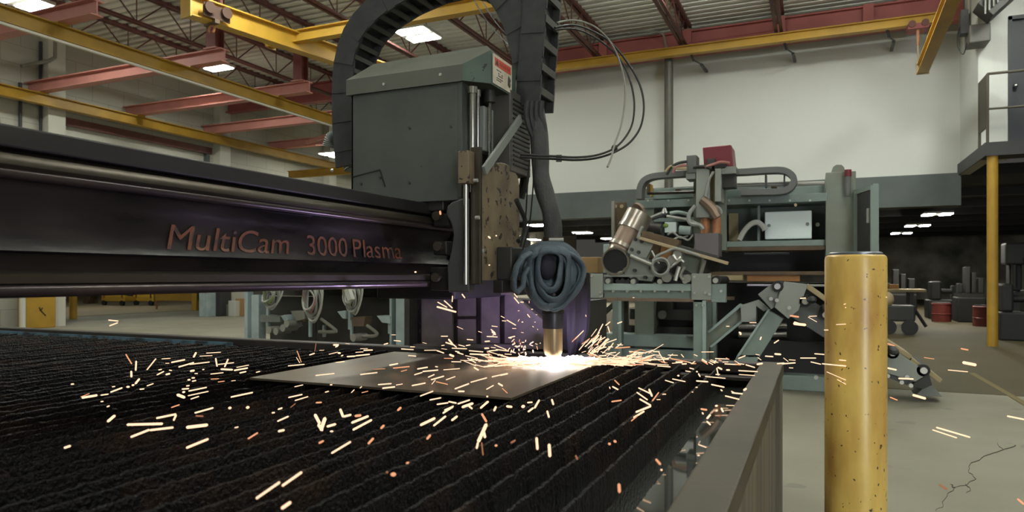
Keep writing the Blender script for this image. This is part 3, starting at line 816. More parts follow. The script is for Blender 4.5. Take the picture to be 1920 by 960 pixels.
# lift mechanism
RX = -1.20
def Y_at(u, X): return at(u, 300, X=X).y
for u, r_, mm, zt_ in ((886, .0125, 'chrome', zt-.03), (896, .007, 'chrome', zt-.03), (940, .0125, 'chrome', zt-.12)):
    yy = Y_at(u, RX)
    rd = MB().cyl((RX, yy, 1.42), (RX, yy, zt_), r_, 16).build('guide_rod', mm, ca, smooth=True)
    MB().cyl((RX, yy, zt_-.02), (RX, yy, zt_+.005), r_*1.6, 14).build('rod_cap', 'chrome', rd, smooth=True)
yy = Y_at(918, RX); m = MB(); z = 1.42
while z < zt - .02: m.cyl((RX, yy, z), (RX, yy, z+.004), .0085, 12).cyl((RX, yy, z+.004), (RX, yy, z+.008), .0065, 12); z += .008
m.build('lead_screw', 'chrome', ca)
MB().cyl((RX, yy, zt-.05), (RX, yy, zt+.01), .024, 16).build('screw_bearing', 'motor_dark', ca, smooth=True)
MB().box(xr-.075, FY+.02, 1.40, xr-.02, BY-.02, zt-.005).build('mechanism_back', 'motor_dark', ca)
MB().box(RX-.05, Y_at(915,RX)-.015, 1.60, RX-.01, Y_at(926,RX)+.02, 1.78).build('nut_block', 'bracket_grey', ca, bevel=.004)
# slide plate with rounded top
ya, yb_ = Y_at(895, SX), Y_at(971, SX)
pp = [(ya, 1.085), (yb_, 1.085), (yb_, 1.47)] + [((ya+yb_)/2 + .04 + (yb_-ya)*.38*math.cos(t), 1.49 + .065*math.sin(t)) for t in (math.radians(10+ 16*k) for k in range(11))] + [(ya, 1.50)]
MB().prism([(SX-.02, y, z) for y, z in pp], (.028, 0, 0)).build('slide_plate', 'slide_plate', ca, bevel=.003)
MB().box(SX-.022, ya-.012, 1.07, SX+.018, ya+.006, 1.58).build('slide_edge', 'rail_steel', ca, bevel=.002)
yg0 = ya - .035
MB().cyl((SX-.03, yg0, 1.07), (SX-.03, yg0, 1.48), .010, 14).build('guide_rod', 'chrome', ca, smooth=True)
MB().box(SX-.05, ya-.06, 1.44, SX-.005, ya-.012, 1.56).build('rod_block', 'slide_plate', ca, bevel=.003)
m = MB()
for u, v in ((897,408),(894,338),(905,470)):
    q = at(u, v, X=SX+.018); m.cyl((SX+.006, q.y, q.z), (SX+.022, q.y, q.z), .007, 8)
m.each('bolt', 'bolt', ca)
# dark clamp block at the foot of the slide
ba, bb = Y_at(925, SX), Y_at(984, SX)
MB().box(SX+.008, ba+.01, 1.085, SX+.075, bb-.01, 1.215).build('clamp_block', 'motor_dark', ca, bevel=.006)
MB().box(SX+.008, ba-.02, 1.035, SX+.05, bb, 1.085).build('lower_block', 'gantry_black', ca, bevel=.004)
# cam-shaped front plate
pts = [(848,378),(866,372),(880,372),(880,548),(840,548),(838,500),(846,470),(850,440),(846,420),(836,400),(838,386)]
MB().prism([at(u, v, Y=FY-.03) for u, v in pts], (0, .05, 0)).build('side_plate', 'cam_plate', ca, bevel=.006)
m = MB()
for u0, v0, u1, v1 in ((790,372,832,396),(812,400,842,425),(806,500,842,545),(812,452,838,478)): bpx(m, u0, v0, u1, v1, FY+.02, .12)
m.each('bearing_block', 'gantry_black', ca, bevel=.006)
m = MB()
for u, v in ((820,405),(818,520),(822,462)):
    q = at(u, v, Y=FY); m.cyl((q.x, FY-.012, q.z), (q.x, FY+.03, q.z), .018, 14)
m.each('roller', 'rail_steel', ca, smooth=True)
# louvred motor housing behind
mx = SX + .012
v0_, v1_ = Y_at(946, mx), Y_at(992, mx)+.02
MB().box(mx-.14, v0_+.06, 1.53, mx, v1_, zt+.02).build('motor_housing', 'vent_grey', ca, bevel=.006)
m = MB()
for k in range(15): m.box(mx, v0_+.085, 1.56+k*.019, mx+.004, v1_-.015, 1.566+k*.019)
m.build('louvre', 'black', ca)
MB().beam(at(908, 320, X=SX+.05), at(976, 222, X=SX+.05), .035, .012, (1,0,0)).build('support_arm', 'bracket_grey', ca, bevel=.002)
m = MB().beam((SX+.02, bb-.01, 1.16), (-1.0, 2.55, 1.16), .05, .07); m.build('torch_arm', 'motor_dark', ca, bevel=.005)

# ================================================================== TORCH
TC = at(1037, 684, z=.748); tx, ty = TC.x, TC.y
to = thing('plasma_torch', 'plasma torch with dark sleeve and brass body cutting the steel sheet', 'torch', (tx, ty, .772))
MB().lathe([(.020,.780),(.032,.788),(.037,.800),(.038,.81),(.038,.895)], (tx,ty,0), 28).build('brass_body', 'brass', to, smooth=True)
MB().lathe([(.041,.893),(.042,.90),(.042,.955),(.040,.962),(.040,1.06)], (tx,ty,0), 28).build('sleeve', 'torch_dark', to, smooth=True)
MB().lathe([(.0445,.952),(.0445,.968)], (tx,ty,0), 28).build('collar', 'gantry_black', to, smooth=True)
MB().lathe([(.010,.772),(.018,.782)], (tx,ty,0), 16).build('nozzle', 'brass', to, smooth=True)
MB().lathe([(.038,1.05),(.036,1.16),(.04,1.165),(.04,1.20),(.034,1.21),(.034,1.25)], (tx,ty,0), 24).build('head', 'torch_dark', to, smooth=True)
TD = (TC - Vector((0,0,HC))).dot(Vector((-sn, cs, 0)))       # depth of the torch along the view axis
# hose from the chain to the torch
P = smoothpath([at(1003,196,d=2.86), at(1010,240,d=2.84), at(1013,300,d=2.82), at(1015,335,d=2.80), at(1024,370,d=2.77), at(1033,400,d=2.75), at(1037,432,d=TD), (tx,ty,1.22)], 6)
n_ = len(P)
o = MB().tube(P, [.036 - .006*math.sin(i*.5)*.3 for i in range(n_)], 16).build('torch_hose', 'sleeve', None, smooth=True)
tag(o, 'thick grey sleeved hose running down from the cable chain to the torch', 'hose')
hc = thing('hose_clamp', 'metal hose clamp with a screw on the sleeve just above the wrapped cloth', 'clamp', (tx, ty, 1.255))
MB().lathe([(.040,1.232),(.041,1.236),(.041,1.250),(.040,1.254)], (tx,ty,0), 24).build('band', 'rail_steel', hc, smooth=True)
MB().cyl((tx+.0, ty-.046, 1.243), (tx+.055, ty-.03, 1.243), .007, 10).build('screw', 'bolt', hc, smooth=True)
for pts, lab in (([(993,300),(990,330),(988,365),(986,400),(982,430),(976,462)], 'thin black wire hanging left of the torch hose, nearer the cabinet'),
                 ([(1000,290),(1000,340),(997,380),(994,410),(988,440),(980,468)], 'thin black wire hanging close beside the torch hose')):
    o = MB().tube(smoothpath([at(u, v, d=2.78) for u, v in pts], 5), .0032, 6).build('wire', 'cable', None, smooth=True); tag(o, lab, 'wire')
o = MB().tube(smoothpath([at(u, v, X=SX+.05) for u, v in ((968,375),(976,392),(984,412),(982,440),(972,452))], 6), .010, 8).build('short_hose', 'rubber', None, smooth=True)
tag(o, 'short black hose curving from the slide plate to the torch clamp', 'hose')

# blue cloth bundled round the torch head
cc = at(1027, 506, d=TD-.005)
right = Vector((cs, sn, 0)); fwd = Vector((-sn, cs, 0)); upv = Vector((0,0,1))
cl = thing('cloth_wrap', 'blue-grey cloth bundled and folded around the torch head', 'cloth', (cc.x, cc.y, cc.z-.12))
pxm = TD/F
m = MB(); g = bmesh.ops.create_uvsphere(m.bm, u_segments=40, v_segments=24, radius=1)
for v in g['verts']:
    c = v.co.copy(); a = math.atan2(c.z, c.x); 
    f = 1 + .07*math.sin(5*a + 3*c.y) + .04*math.sin(11*a + 2) 
    rr = math.hypot(c.x, c.z)
    front = max(0, -c.y)
    dent = .75*max(0, 1 - rr/.55)*front                        # hollow in the middle of the bundle
    v.co = cc + right*(c.x*60*pxm*f + 3*pxm) + upv*(c.z*50*pxm*f) + fwd*((c.y + dent)*44*pxm) + Vector((0,0,-.004))
m.build('bundle', 'cloth', cl, smooth=True, angle=180)
def fold(pts, w, t, name='fold', closed=True, off=.0):
    if closed: pts = [(a*1.08 + 2, b_*1.05, c_) for a, b_, c_ in pts]
    P = [cc + right*(a*pxm) + upv*(b_*pxm) + fwd*(c_*pxm) for a, b_, c_ in pts]
    if closed: P = P[:-1]
    return MB().tube(P, w*pxm, 10, closed=closed, ry=t*pxm).build(name, 'cloth', cl, smooth=True, angle=180)
def loop(rx, rz, dx, dz, y, sag, n=40, tilt=0.0, wob=2.0):
    out = []
    for i in range(n+1):
        a = 2*math.pi*i/n + tilt
        x = rx*math.cos(a); z = rz*math.sin(a)
        z -= sag*max(0, -math.sin(a))**2
        out.append((dx + x + wob*math.sin(3*a+dx), dz + z + wob*math.cos(2*a), y + 6*math.cos(2*a)))
    return out
fold(loop(52, 47, 3, -2, -18, 10, tilt=.2, wob=3), 6, 15)
fold(loop(45, 44, 8, -6, -30, 14, tilt=.9, wob=4), 5, 13)
fold(loop(36, 42, -2, -4, -38, 16, tilt=-.5, wob=3), 5, 12)
fold(loop(29, 36, 5, 2, -46, 16, tilt=.3, wob=3), 4, 10)
fold(loop(21, 28, -1, 8, -50, 14, tilt=0, wob=2), 4, 8)
# tail of the cloth on the left
fold([(-34,30,-46),(-48,22,-52),(-58,6,-54),(-64,-16,-54),(-64,-34,-52),(-57,-40,-50),(-48,-30,-48),(-46,-10,-46),(-38,4,-44)], 5, 11, 'tail', closed=False)
MB().ball(cc + fwd*(-34*pxm) + upv*(6*pxm) + right*(-3*pxm), 17*pxm, 17*pxm, 25*pxm).build('hollow_shade', 'cloth_shade', cl, smooth=True)  # dark ball paints the shade in the middle of the bundle

# grey blanket hanging behind the torch
bd = TD + .34
m = MB(); bm = m.bm; rows = []
edge = [(1058,505,1104,512),(1060,540,1107,545),(1062,580,1107,585),(1063,620,1104,622),(1064,650,1094,652),(1066,668,1082,668)]
for i, (ua, va, ub, vb) in enumerate(edge):
    row = []
    for j in range(9):
        t = j/8; wv = .012*math.sin(j*1.5 + i*.35)
        row.append(at(ua + (ub-ua)*t, va + (vb-va)*t, d=bd + wv))
    rows.append(row)
F_ = [[bm.verts.new(p) for p in r] for r in rows]; Bk = [[bm.verts.new(p + fwd*.006) for p in r] for r in rows]
for i in range(5):
    for j in range(8):
        bm.faces.new((F_[i][j], F_[i][j+1], F_[i+1][j+1], F_[i+1][j])); bm.faces.new((Bk[i][j], Bk[i+1][j], Bk[i+1][j+1], Bk[i][j+1]))
for i in range(5):
    bm.faces.new((F_[i][0], F_[i+1][0], Bk[i+1][0], Bk[i][0])); bm.faces.new((F_[i][8], Bk[i][8], Bk[i+1][8], F_[i+1][8]))
for j in range(8):
    bm.faces.new((F_[0][j], Bk[0][j], Bk[0][j+1], F_[0][j+1])); bm.faces.new((F_[5][j], F_[5][j+1], Bk[5][j+1], Bk[5][j]))
o = m.build('hanging_blanket', 'blanket', None, smooth=True); tag(o, 'grey blanket flap hanging down just right of the torch', 'blanket')

# ================================================================== CABLE CHAINS
def chain(name, label, path, w, h, side, bars_on, link=.055, parent_loc=None, bar_m='chain_bar'):
    P = [Vector(p) for p in path]
    r = thing(name, label, 'cable chain', P[0])
    L = 0; seg = []
    d_ = [0]
    for a, b_ in zip(P, P[1:]): d_.append(d_[-1] + (b_-a).length)
    def pos(s_):
        for i in range(len(P)-1):
            if s_ <= d_[i+1]: 
                t = (s_-d_[i])/(d_[i+1]-d_[i]); return P[i].lerp(P[i+1], t)
        return P[-1]
    s_ = 0; side = Vector(side).normalized()
    while s_ + link <= d_[-1]:
        a, b_ = pos(s_), pos(s_+link); t = (b_-a).normalized(); u = side.cross(t).normalized()
        m = MB()
        ov = t*(link*.12); eps = .003*(int(s_/link + .5) % 2)
        c = (a+b_)/2
        for q in (-1, 1): m.beam(a - ov + side*q*(w/2-.006+eps), b_ + ov + side*q*(w/2-.006+eps), .012, h - eps*2, u)
        nf = len(m.bm.faces)
        for q in (-1, 1): m.beam(c + u*q*(h/2-.006) - side*(w/2-.004), c + u*q*(h/2-.006) + side*(w/2-.004), link*.30, .012, u)
        lk = m.build('link', 'rubber', r)
        lk.data.materials.append(M[bar_m])
        for i_, pg in enumerate(lk.data.polygons): pg.material_index = 1 if i_ >= nf else 0
        s_ += link
    # cable bundle inside
    MB().sweep([pos(k*d_[-1]/60) for k in range(61)], w*.72, h*.5, side).build('cable_bundle', 'black', r)
    return r
yc = 2.80
pa = [at(u, v, Y=yc) for u, v in ((668,312),(664,270),(661,220),(661,175),(663,140),(670,100),(687,62),(716,30),(752,4),(795,-18),(840,-34),(885,-38),(925,-24),(957,6),(976,40),(988,75),(996,110),(1001,150))]
chain('cable_chain', 'dark cable chain rising beside the cabinet and arching over it', smoothpath(pa, 5), .17, .118, (0,1,0), None, .070)
yc2 = 2.78
pb = [at(u, v, Y=yc2) for u, v in ((1003,200),(1006,150),(1010,100),(1014,50),(1017,0),(1020,-40),(1022,-90))]
chain('cable_chain', 'dark ladder-like cable chain standing upright right of the cabinet', smoothpath(pb, 4), .17, .110, (0,1,0), None, .10)
m = MB()
for k, (u0, u1) in enumerate(((985,1000),(994,1008),(1003,1018),(1012,1028))):
    m.tube(smoothpath([at(u0+4, 190, d=2.82), at(u0+2, 215, d=2.82), at((u0+u1)/2, 240, d=2.82), at(1008+k*3, 275, d=2.82)], 5), .012, 8)
o = m.build('hose_bundle', 'rubber', None, smooth=True); tag(o, 'bundle of black hoses leaving the bottom of the upright cable chain', 'hose')
o = MB().tube(smoothpath([at(u, v, Y=2.8) for u, v in ((985,195),(968,232),(972,290),(984,330),(975,372))], 6), .020, 10).build('black_hose', 'rubber', None, smooth=True)
tag(o, 'black hose hugging the louvred motor housing behind the slide plate', 'hose')
m = MB(); pth = smoothpath([at(u, v, Y=2.9) for u, v in ((660,318),(652,292),(640,268),(630,258),(622,262),(618,276))], 10)
m.tube(pth, [.034 + .005*(i % 2) for i in range(len(pth))], 14)
o = m.build('flexible_conduit', 'bracket_grey', None, smooth=True); tag(o, 'grey corrugated conduit stub curling out left of the cabinet', 'conduit')
o = MB().tube(smoothpath([at(u, v, Y=2.75) for u, v in ((641,200),(646,212),(655,222),(660,214),(659,200))], 6), .003, 6).build('wire', 'pink', None); tag(o, 'thin reddish wire at the left edge of the cabinet', 'wire')

# thin cables making a big loop against the white wall
def loopcable(pts, r, mm, lab, d0=2.9):
    o = MB().tube(smoothpath([at(u, v, d=d0 + .25*math.sin(i*.35)) for i, (u, v) in enumerate(pts)], 8), r, 8).build('loop_cable', mm, None, smooth=True)
    tag(o, lab, 'cable', 'cables looping out of the upright chain')
loopcable([(1040,52),(1075,47),(1110,58),(1145,80),(1175,115),(1198,155),(1207,195),(1202,235),(1183,265),(1155,284),(1120,296),(1080,300),(1040,298),(1000,296),(975,294)], .0048, 'cable', 'black cable making the outer curve of the loop against the white wall')
loopcable([(1040,56),(1075,54),(1108,66),(1140,88),(1165,115),(1181,150),(1189,190),(1186,230),(1172,258),(1150,279),(1118,291),(1080,295),(1040,293),(1000,291),(975,289)], .0045, 'cable', 'black cable making the inner curve of the loop against the white wall', 2.88)
loopcable([(1045,42),(1075,38),(1105,45),(1130,62),(1150,88),(1165,125),(1172,165),(1170,205),(1163,240),(1152,272),(1146,296),(1139,313)], .0042, 'cable_grey', 'pale grey cable with a free end hanging inside the loop', 2.86)
q = at(1152, 279, d=2.93); o = MB().ball(q, .014, .012, .018).build('cable_tie', 'cable', None, smooth=True); tag(o, 'black tie gathering the looped cables at their lower right', 'cable tie')
q = at(1048, 297, d=3.0); o = MB().beam(q - right*.012, q + right*.012, .02, .028).build('cable_clip', 'chain_bar', None); tag(o, 'small dark clip on the lower run of the looped cables', 'clip')
for u0, lab in ((890, 'left of the two thin wires slanting down to the upright chain'), (905, 'right of the two thin wires slanting down to the upright chain')):
    o = MB().tube(smoothpath([at(u0-8,-10,Y=4.5), at(u0+25,42,Y=4.2), at(u0+60,80,Y=3.8), at(u0+95,110,Y=3.2)], 5), .004, 6).build('overhead_wire', 'cable', None); tag(o, lab, 'wire')

# ================================================================== BOLLARD
bq = at(1604, 520, d=2.06)
bo = thing('bollard', 'scratched yellow steel bollard standing in front on the right', 'bollard', (bq.x, bq.y, 0))
MB().lathe([(.084,.0),(.084,1.150),(.082,1.158),(.076,1.163)], (bq.x,bq.y,0), 48).build('pipe', 'bollard', bo, smooth=True)
MB().lathe([(.073,1.160),(.073,1.168),(.068,1.1715),(.03,1.172)], (bq.x,bq.y,0), 40).build('cap', 'cap', bo, smooth=True)
# ================================================================== GREY-GREEN MACHINE ON THE RIGHT
MY = 8.0
mc = thing('steel_machine', 'large grey-green machine with open front, red box on top and cable track loops', 'machine', (-.6, 8.6, 0))
MZ = {}
def mpart(name, rects, mm, Y=MY, dy=.3, bevel=.006, parent=None):
    m = MB()
    for r in rects: bpx(m, *r, Y, dy)
    return m.each(name, mm, parent or mc, bevel=bevel)[0]
def floorbox(name, u0, v0, u1, Y, dy, mm, z0=0.0, bevel=.006):
    um = (u0+u1)/2; a, b_ = at(u0, v0, Y=Y), at(u1, v0, Y=Y)
    return MB().box(a.x, Y, z0, b_.x, Y+dy, at(um, v0, Y=Y).z).build(name, mm, mc, bevel=bevel)
rp = floorbox('right_post', 1548, 322, 1605, MY, .6, 'post_green')
m = MB()
m.prism(poly_y([(1558,324),(1562,313),(1568,309),(1578,309),(1583,314),(1585,324)], MY+.1), (0,.3,0)); m.build('post_cap', 'post_green', rp)
floorbox('left_post', 1190, 372, 1226, MY+.05, .5, 'post_green')
tbm = mpart('top_beam', [(1192,369,1550,384)], 'teal', MY-.02, .5)
m = MB()
for k in range(9):
    q = at(1215+k*38, 376, Y=MY-.03)
    if not 1300 < 1215+k*38 < 1360: m.cyl((q.x, MY-.035, q.z), (q.x, MY-.02, q.z), .012, 8)
m.each('bolt', 'bolt', tbm)
mpart('lower_beam', [(1356,451,1550,462)], 'teal', MY+.05, .4)
mpart('lower_flange', [(1356,462,1550,470)], 'brown', MY+.04, .42)
mpart('back_panel', [(1226,380,1550,456)], 'teal_dark', MY+.55, .05)
mpart('recess_shade', [(1350,470,1550,512)], 'black', MY+.9, .05)  # black panel stands in for the shade inside the opening
mpart('recess_light_strip', [(1395,474,1480,478)], 'grey_track', MY+.85, .03)
mpart('divider', [(1420,382,1425,452)], 'teal', MY+.2, .08)
mpart('beige_panel', [(1366,400,1384,452)], 'plank', MY+.45, .04)
eb = mpart('electrical_box', [(1434,396,1522,448)], 'elec_white', MY+.15, .22, .01)
m = MB()
for u, v in ((1442,423),(1514,420)):
    q = at(u, v, Y=MY+.15); m.cyl((q.x, MY+.135, q.z), (q.x, MY+.15, q.z), .018, 12)
m.each('latch', 'bracket_grey', eb, smooth=True)
q = at(1533,421,Y=MY+.5); MB().cyl((q.x, MY+.5, q.z), (q.x, MY+.55, q.z), .022, 10).build('gauge', 'bolt', mc)
q = at(1492,385,Y=MY); MB().cyl((q.x, MY-.05, q.z), (q.x, MY-.02, q.z), .016, 10).build('indicator', 'tan', mc)
MB().tube(smoothpath([at(u, v, Y=MY+.1) for u, v in ((1386,450),(1396,432),(1408,420),(1420,417),(1430,424),(1434,432))], 6), .030, 8).build('white_hose', 'hose_white', mc, smooth=True)
# open door of the right post
h0, h1 = at(1606, 415, Y=MY), at(1642, 415, Y=MY-.5)
zt_, zb_ = at(1606, 361, Y=MY).z, .75
dr = MB().beam((h0.x, h0.y, (zt_+zb_)/2), (h1.x, h1.y, (zt_+zb_)/2), .03, zt_-zb_).build('door', 'dark_steel', mc)
m = MB()
for t in (.06, .94):
    p_ = h0.lerp(h1, t); m.box(p_.x-.035, p_.y-.035, zb_, p_.x+.035, p_.y+.035, zt_+.01)
for zz in (zt_, zb_): m.beam((h0.x,h0.y,zz), (h1.x,h1.y,zz), .05, .05)
m.build('door_frame', 'teal', dr)
q = h0.lerp(h1, .8); MB().cyl((q.x-.03, q.y-.04, 1.62), (q.x-.03, q.y-.04, 1.76), .018, 8).build('door_handle', 'silver', dr)
# beacon
q = at(1590, 331, Y=MY-.06); bz = at(1590, 350, Y=MY-.06).z
be = MB().cyl((q.x, q.y, bz-.1), (q.x, q.y, q.z), .028, 12).build('beacon_stem', 'grey_track', mc, smooth=True)
MB().cyl((q.x, q.y, q.z), (q.x, q.y, q.z+.07), .034, 14).build('beacon_lamp', 'red_box', be, smooth=True)
# column head
HYm = MY-.35
hd = mpart('head_column', [(1305,316,1330,408),(1340,316,1352,378)], 'grey_green', HYm, .28)
mpart('head_channel', [(1330,316,1341,400)], 'plank', HYm+.12, .1, parent=hd)
mpart('head_back', [(1300,316,1362,470)], 'post_green', HYm+.30, .06)
for a, b_ in ((1311,1328),(1332,1349)):
    x0, x1 = at(a, 420, Y=HYm).x, at(b_, 420, Y=HYm).x; zc0, zc1 = at((a+b_)/2, 437, Y=HYm).z, at((a+b_)/2, 402, Y=HYm).z
    MB().cyl(((x0+x1)/2, HYm+.12, zc0), ((x0+x1)/2, HYm+.12, zc1), (x1-x0)/2, 16).build('cylinder', 'orange', mc, smooth=True)
m = MB().tube(smoothpath([at(u, v, Y=HYm-.05) for u, v in ((1316,374),(1326,382),(1336,392),(1342,402),(1346,408))], 5), .05, 8)
m.build('brown_bracket', 'rust_duct', hd, smooth=True)
mpart('head_block', [(1302,437,1347,481)], 'purple_grey', HYm-.02, .3)
MB().tube(smoothpath([at(u, v, Y=HYm-.02) for u, v in ((1338,322),(1330,336),(1326,352),(1324,372),(1330,384),(1345,388),(1352,396),(1349,404))], 5), .014, 8).build('head_hose', 'hose_grey', mc, smooth=True)
MB().tube(smoothpath([at(u, v, Y=HYm-.04) for u, v in ((1304,386),(1294,398),(1291,412),(1297,420),(1312,422),(1318,430))], 5), .022, 8).build('head_hose', 'hose_grey', mc, smooth=True)
# red box and grey motor box on top
rbx = MB().prism(poly_y([(1317,276),(1371,271),(1375,312),(1320,316)], MY-.25), (0,.35,0)).build('red_box', 'red_box', mc, bevel=.012)
mpart('grey_box', [(1287,291,1306,324)], 'grey_track', HYm, .2)
mpart('motor_top', [(1326,297,1340,318),(1305,308,1362,318)], 'motor_dark', HYm+.02, .2)
mpart('motor_side', [(1350,322,1378,352)], 'motor_dark', HYm+.1, .2)
mpart('saddle', [(1286,322,1304,336),(1352,312,1380,326)], 'bracket_grey', HYm+.02, .25)
mpart('top_ledge', [(1226,352,1302,372),(1362,352,1545,366)], 'teal', MY+.12, .3)
MB().cyl(at(1380,347,Y=MY-.05), at(1546,343,Y=MY-.05), .022, 10).build('slide_bar', 'silver', mc, smooth=True)
MB().cyl(at(1214,363,Y=MY-.05), at(1304,360,Y=MY-.05), .016, 8).build('slide_bar', 'rail_steel', mc, smooth=True)
mpart('yellow_tab', [(1219,346,1223,368)], 'crane_yellow', MY-.05, .05)
mpart('ledge_block', [(1212,344,1219,362),(1266,354,1276,362),(1446,349,1456,356)], 'brown', MY-.02, .1)
for nm, pts in (('left', [(1306,326),(1280,327),(1250,329),(1225,332),(1210,339),(1203,350),(1201,362),(1201,374)]),
                ('right', [(1374,324),(1400,323),(1430,321),(1462,320),(1478,324),(1488,334),(1487,346),(1478,356),(1462,360),(1430,361),(1390,362)])):
    o = MB().sweep(smoothpath([at(u, v, Y=HYm+.18) for u, v in pts], 6), .16, .062, (0,1,0)).build('cable_track', 'grey_track', mc)
mpart('track_hanger', [(1434,328,1438,352),(1469,326,1472,352)], 'grey_track', HYm+.2, .05)
for pts, mm in (([(1288,310),(1276,311),(1266,316),(1262,324)], 'hose_red'), ([(1288,303),(1272,306),(1258,314),(1250,328)], 'rubber'), ([(1288,316),(1270,316),(1258,312),(1248,322)], 'plank'),
                ([(1322,314),(1338,308),(1352,304),(1368,306)], 'hose_red'), ([(1300,314),(1318,312),(1334,316)], 'rubber')):
    MB().tube(smoothpath([at(u, v, Y=HYm-.02) for u, v in pts], 5), .016, 8).build('top_cable', mm, mc, smooth=True)
# brown side plate at the left
mpart('side_plate', [(1146,377,1152,474)], 'cable_grey', MY-.1, .2)
sp = mpart('brown_plate', [(1152,379,1172,474)], 'brown', MY-.05, .1)
m = MB()
for u in (1154, 1166):
    q = at(u, 387, Y=MY-.05); m.cyl((q.x, MY-.065, q.z), (q.x, MY-.05, q.z), .022, 10)
m.each('bolt', 'tan', sp)
# drill head and valves behind the duct
q0, q1 = at(1208,424,Y=MY-.2), at(1240,428,Y=MY-.2)
MB().cyl(q0, q1, .055, 16).build('motor', 'motor_dark', mc, smooth=True)
MB().cyl(at(1274,431,Y=MY-.15), at(1296,433,Y=MY-.15), .05, 16).build('valve', 'teal_light', mc, smooth=True)
mpart('valve_box', [(1246,416,1268,436)], 'elec_white', MY-.1, .15)
mpart('valve_plate', [(1226,408,1302,415)], 'teal_light', MY-.05, .1)
mpart('valve_stack', [(1268,420,1276,440),(1296,420,1302,444),(1240,400,1246,446)], 'teal_dark', MY-.02, .1)
MB().ball(at(1248,423,Y=MY-.12), .03, .02, .025).build('green_cap', 'hose_green', mc, smooth=True)
for pts, mm, r_ in (([(1216,410),(1230,404),(1246,398),(1250,400)], 'silver', .018), ([(1212,414),(1232,408),(1248,402)], 'dark_steel', .014), ([(1250,405),(1268,408),(1296,414),(1312,422)], 'hose_white', .014),
                    ([(1256,400),(1272,398),(1290,402)], 'teal_light', .02), ([(1252,440),(1262,436),(1276,446),(1290,442)], 'silver', .012), ([(1262,450),(1275,444),(1290,450),(1300,440)], 'hose_white', .012), ([(1243,400),(1246,392),(1248,398)], 'silver', .02)):
    MB().tube(smoothpath([at(u, v, Y=MY-.15) for u, v in pts], 5), r_, 8).build('hydraulic_line', mm, mc, smooth=True)
# lower body
mpart('bed', [(1330,509,1550,516)], 'brown', MY-.05, .5)
mpart('work_roll', [(1400,512,1500,528)], 'orange_wood', MY-.02, .35)
mpart('tray', [(1335,516,1392,526)], 'plank', MY-.15, .3)
mpart('cross_tube', [(1400,533,1548,537)], 'silver', MY-.1, .08)
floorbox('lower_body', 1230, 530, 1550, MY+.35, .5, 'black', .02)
floorbox('skid', 1130, 655, 1310, MY-.1, .6, 'teal_light', 0, .01)
mpart('skid_step', [(1130,628,1300,650)], 'teal_light', MY-.06, .3)
m = MB()
for u0, v0, u1, v1 in ((1180,580,1300,600),(1210,560,1262,582),(1176,612,1300,628)): bpx(m, u0, v0, u1, v1, MY+.22, .1)
m.each('lower_fitting', 'panel_dark', mc, bevel=.01)
q = at(1243,590,Y=MY+.2); MB().cyl((q.x,q.y-.05,q.z),(q.x,q.y,q.z),.05,16).build('hub', 'bracket_grey', mc, smooth=True)
m = MB()
for v in (612, 628): m.cyl(at(1385,v,Y=MY+.1), at(1475,v-1,Y=MY+.1), .03, 12)
m.each('roller', 'silver', mc, smooth=True)
MB().beam(at(1130,590,Y=MY+.1), at(1178,545,Y=MY+.1), .06, .05).build('brace', 'panel_dark', mc)

# ------------------------------------------------------------------ level roller conveyor
KY = 7.0
kc = thing('roller_conveyor', 'level pale grey-green roller conveyor on square legs in front of the machine', 'conveyor', (-1.5, 7.4, 0))
def kx(u): return at(u, 530, Y=KY).x
def kz(v, u=1220): return at(u, v, Y=KY).z
for yy, suf in ((KY, 0), (KY+.75, 1)):
    for u0, u1 in ((1112,1131),(1300,1324)):
        lg = MB().box(kx(u0), yy, 0, kx(u1), yy+.10, kz(560)).build('leg', 'teal', kc, bevel=.004)
        MB().box(kx(u1)-.035, yy-.012, .0, kx(u1), yy, kz(562)).build('leg_flange', 'teal_light', lg)
    MB().box(kx(1131), yy+.01, kz(545), kx(1300), yy+.09, kz(532)).build('upper_rail', 'teal_light', kc, bevel=.004)
    MB().box(kx(1131), yy+.04, kz(560), kx(1300), yy+.08, kz(545)).build('web_rail', 'teal', kc)
    MB().box(kx(1112), yy+.0, kz(565), kx(1360), yy+.09, kz(559)).build('bottom_rail', 'rust_duct', kc)
hp = MB().box(kx(1108), KY-.02, kz(560), kx(1131), KY+.0, kz(513)).box(kx(1297), KY-.02, kz(561), kx(1334), KY+.0, kz(513)).each('head_plate', 'grey_green', kc, bevel=.004)
MB().box(kx(1334), KY-.005, kz(562), kx(1361), KY+.08, kz(532)).box(kx(1334), KY-.01, kz(565), kx(1361), KY+.09, kz(560)).build('end_bracket', 'teal', kc, bevel=.004)
m = MB()
for u, v in ((1110,518),(1126,548),(1126,556),(1112,570),(1122,571),(1302,549),(1322,549),(1330,552),(1318,572),(1306,572),(1352,546),(1302,519),(1330,519)) + tuple((1150+k*26, 546) for k in range(6)):
    q = at(u, v, Y=KY-.02); m.cyl((q.x, KY-.035, q.z), (q.x, KY+.03, q.z), .013, 8)
m.each('bolt', 'bolt', kc)
for u, v in ((1141,527),(1188,528),(1238,528),(1285,527),(1342,526)):
    q = at(u, v, Y=KY)
    ro = MB().cyl((q.x, KY+.02, q.z), (q.x, KY+.75, q.z), .047, 16).build('roller', 'black', kc, smooth=True)
    MB().cyl((q.x, KY-.03, q.z), (q.x, KY+.02, q.z), .026, 12).build('roller_hub', 'bolt', ro, smooth=True)
m = MB()
for u0 in (1153, 1253):
    m.prism(poly_y([(u0,527),(u0+5,522),(u0+9,526),(u0+14,521),(u0+20,526),(u0+25,522),(u0+29,528),(u0+24,534),(u0+5,534)], KY+.03), (0,.5,0))
m.each('drive_belt', 'black', kc)
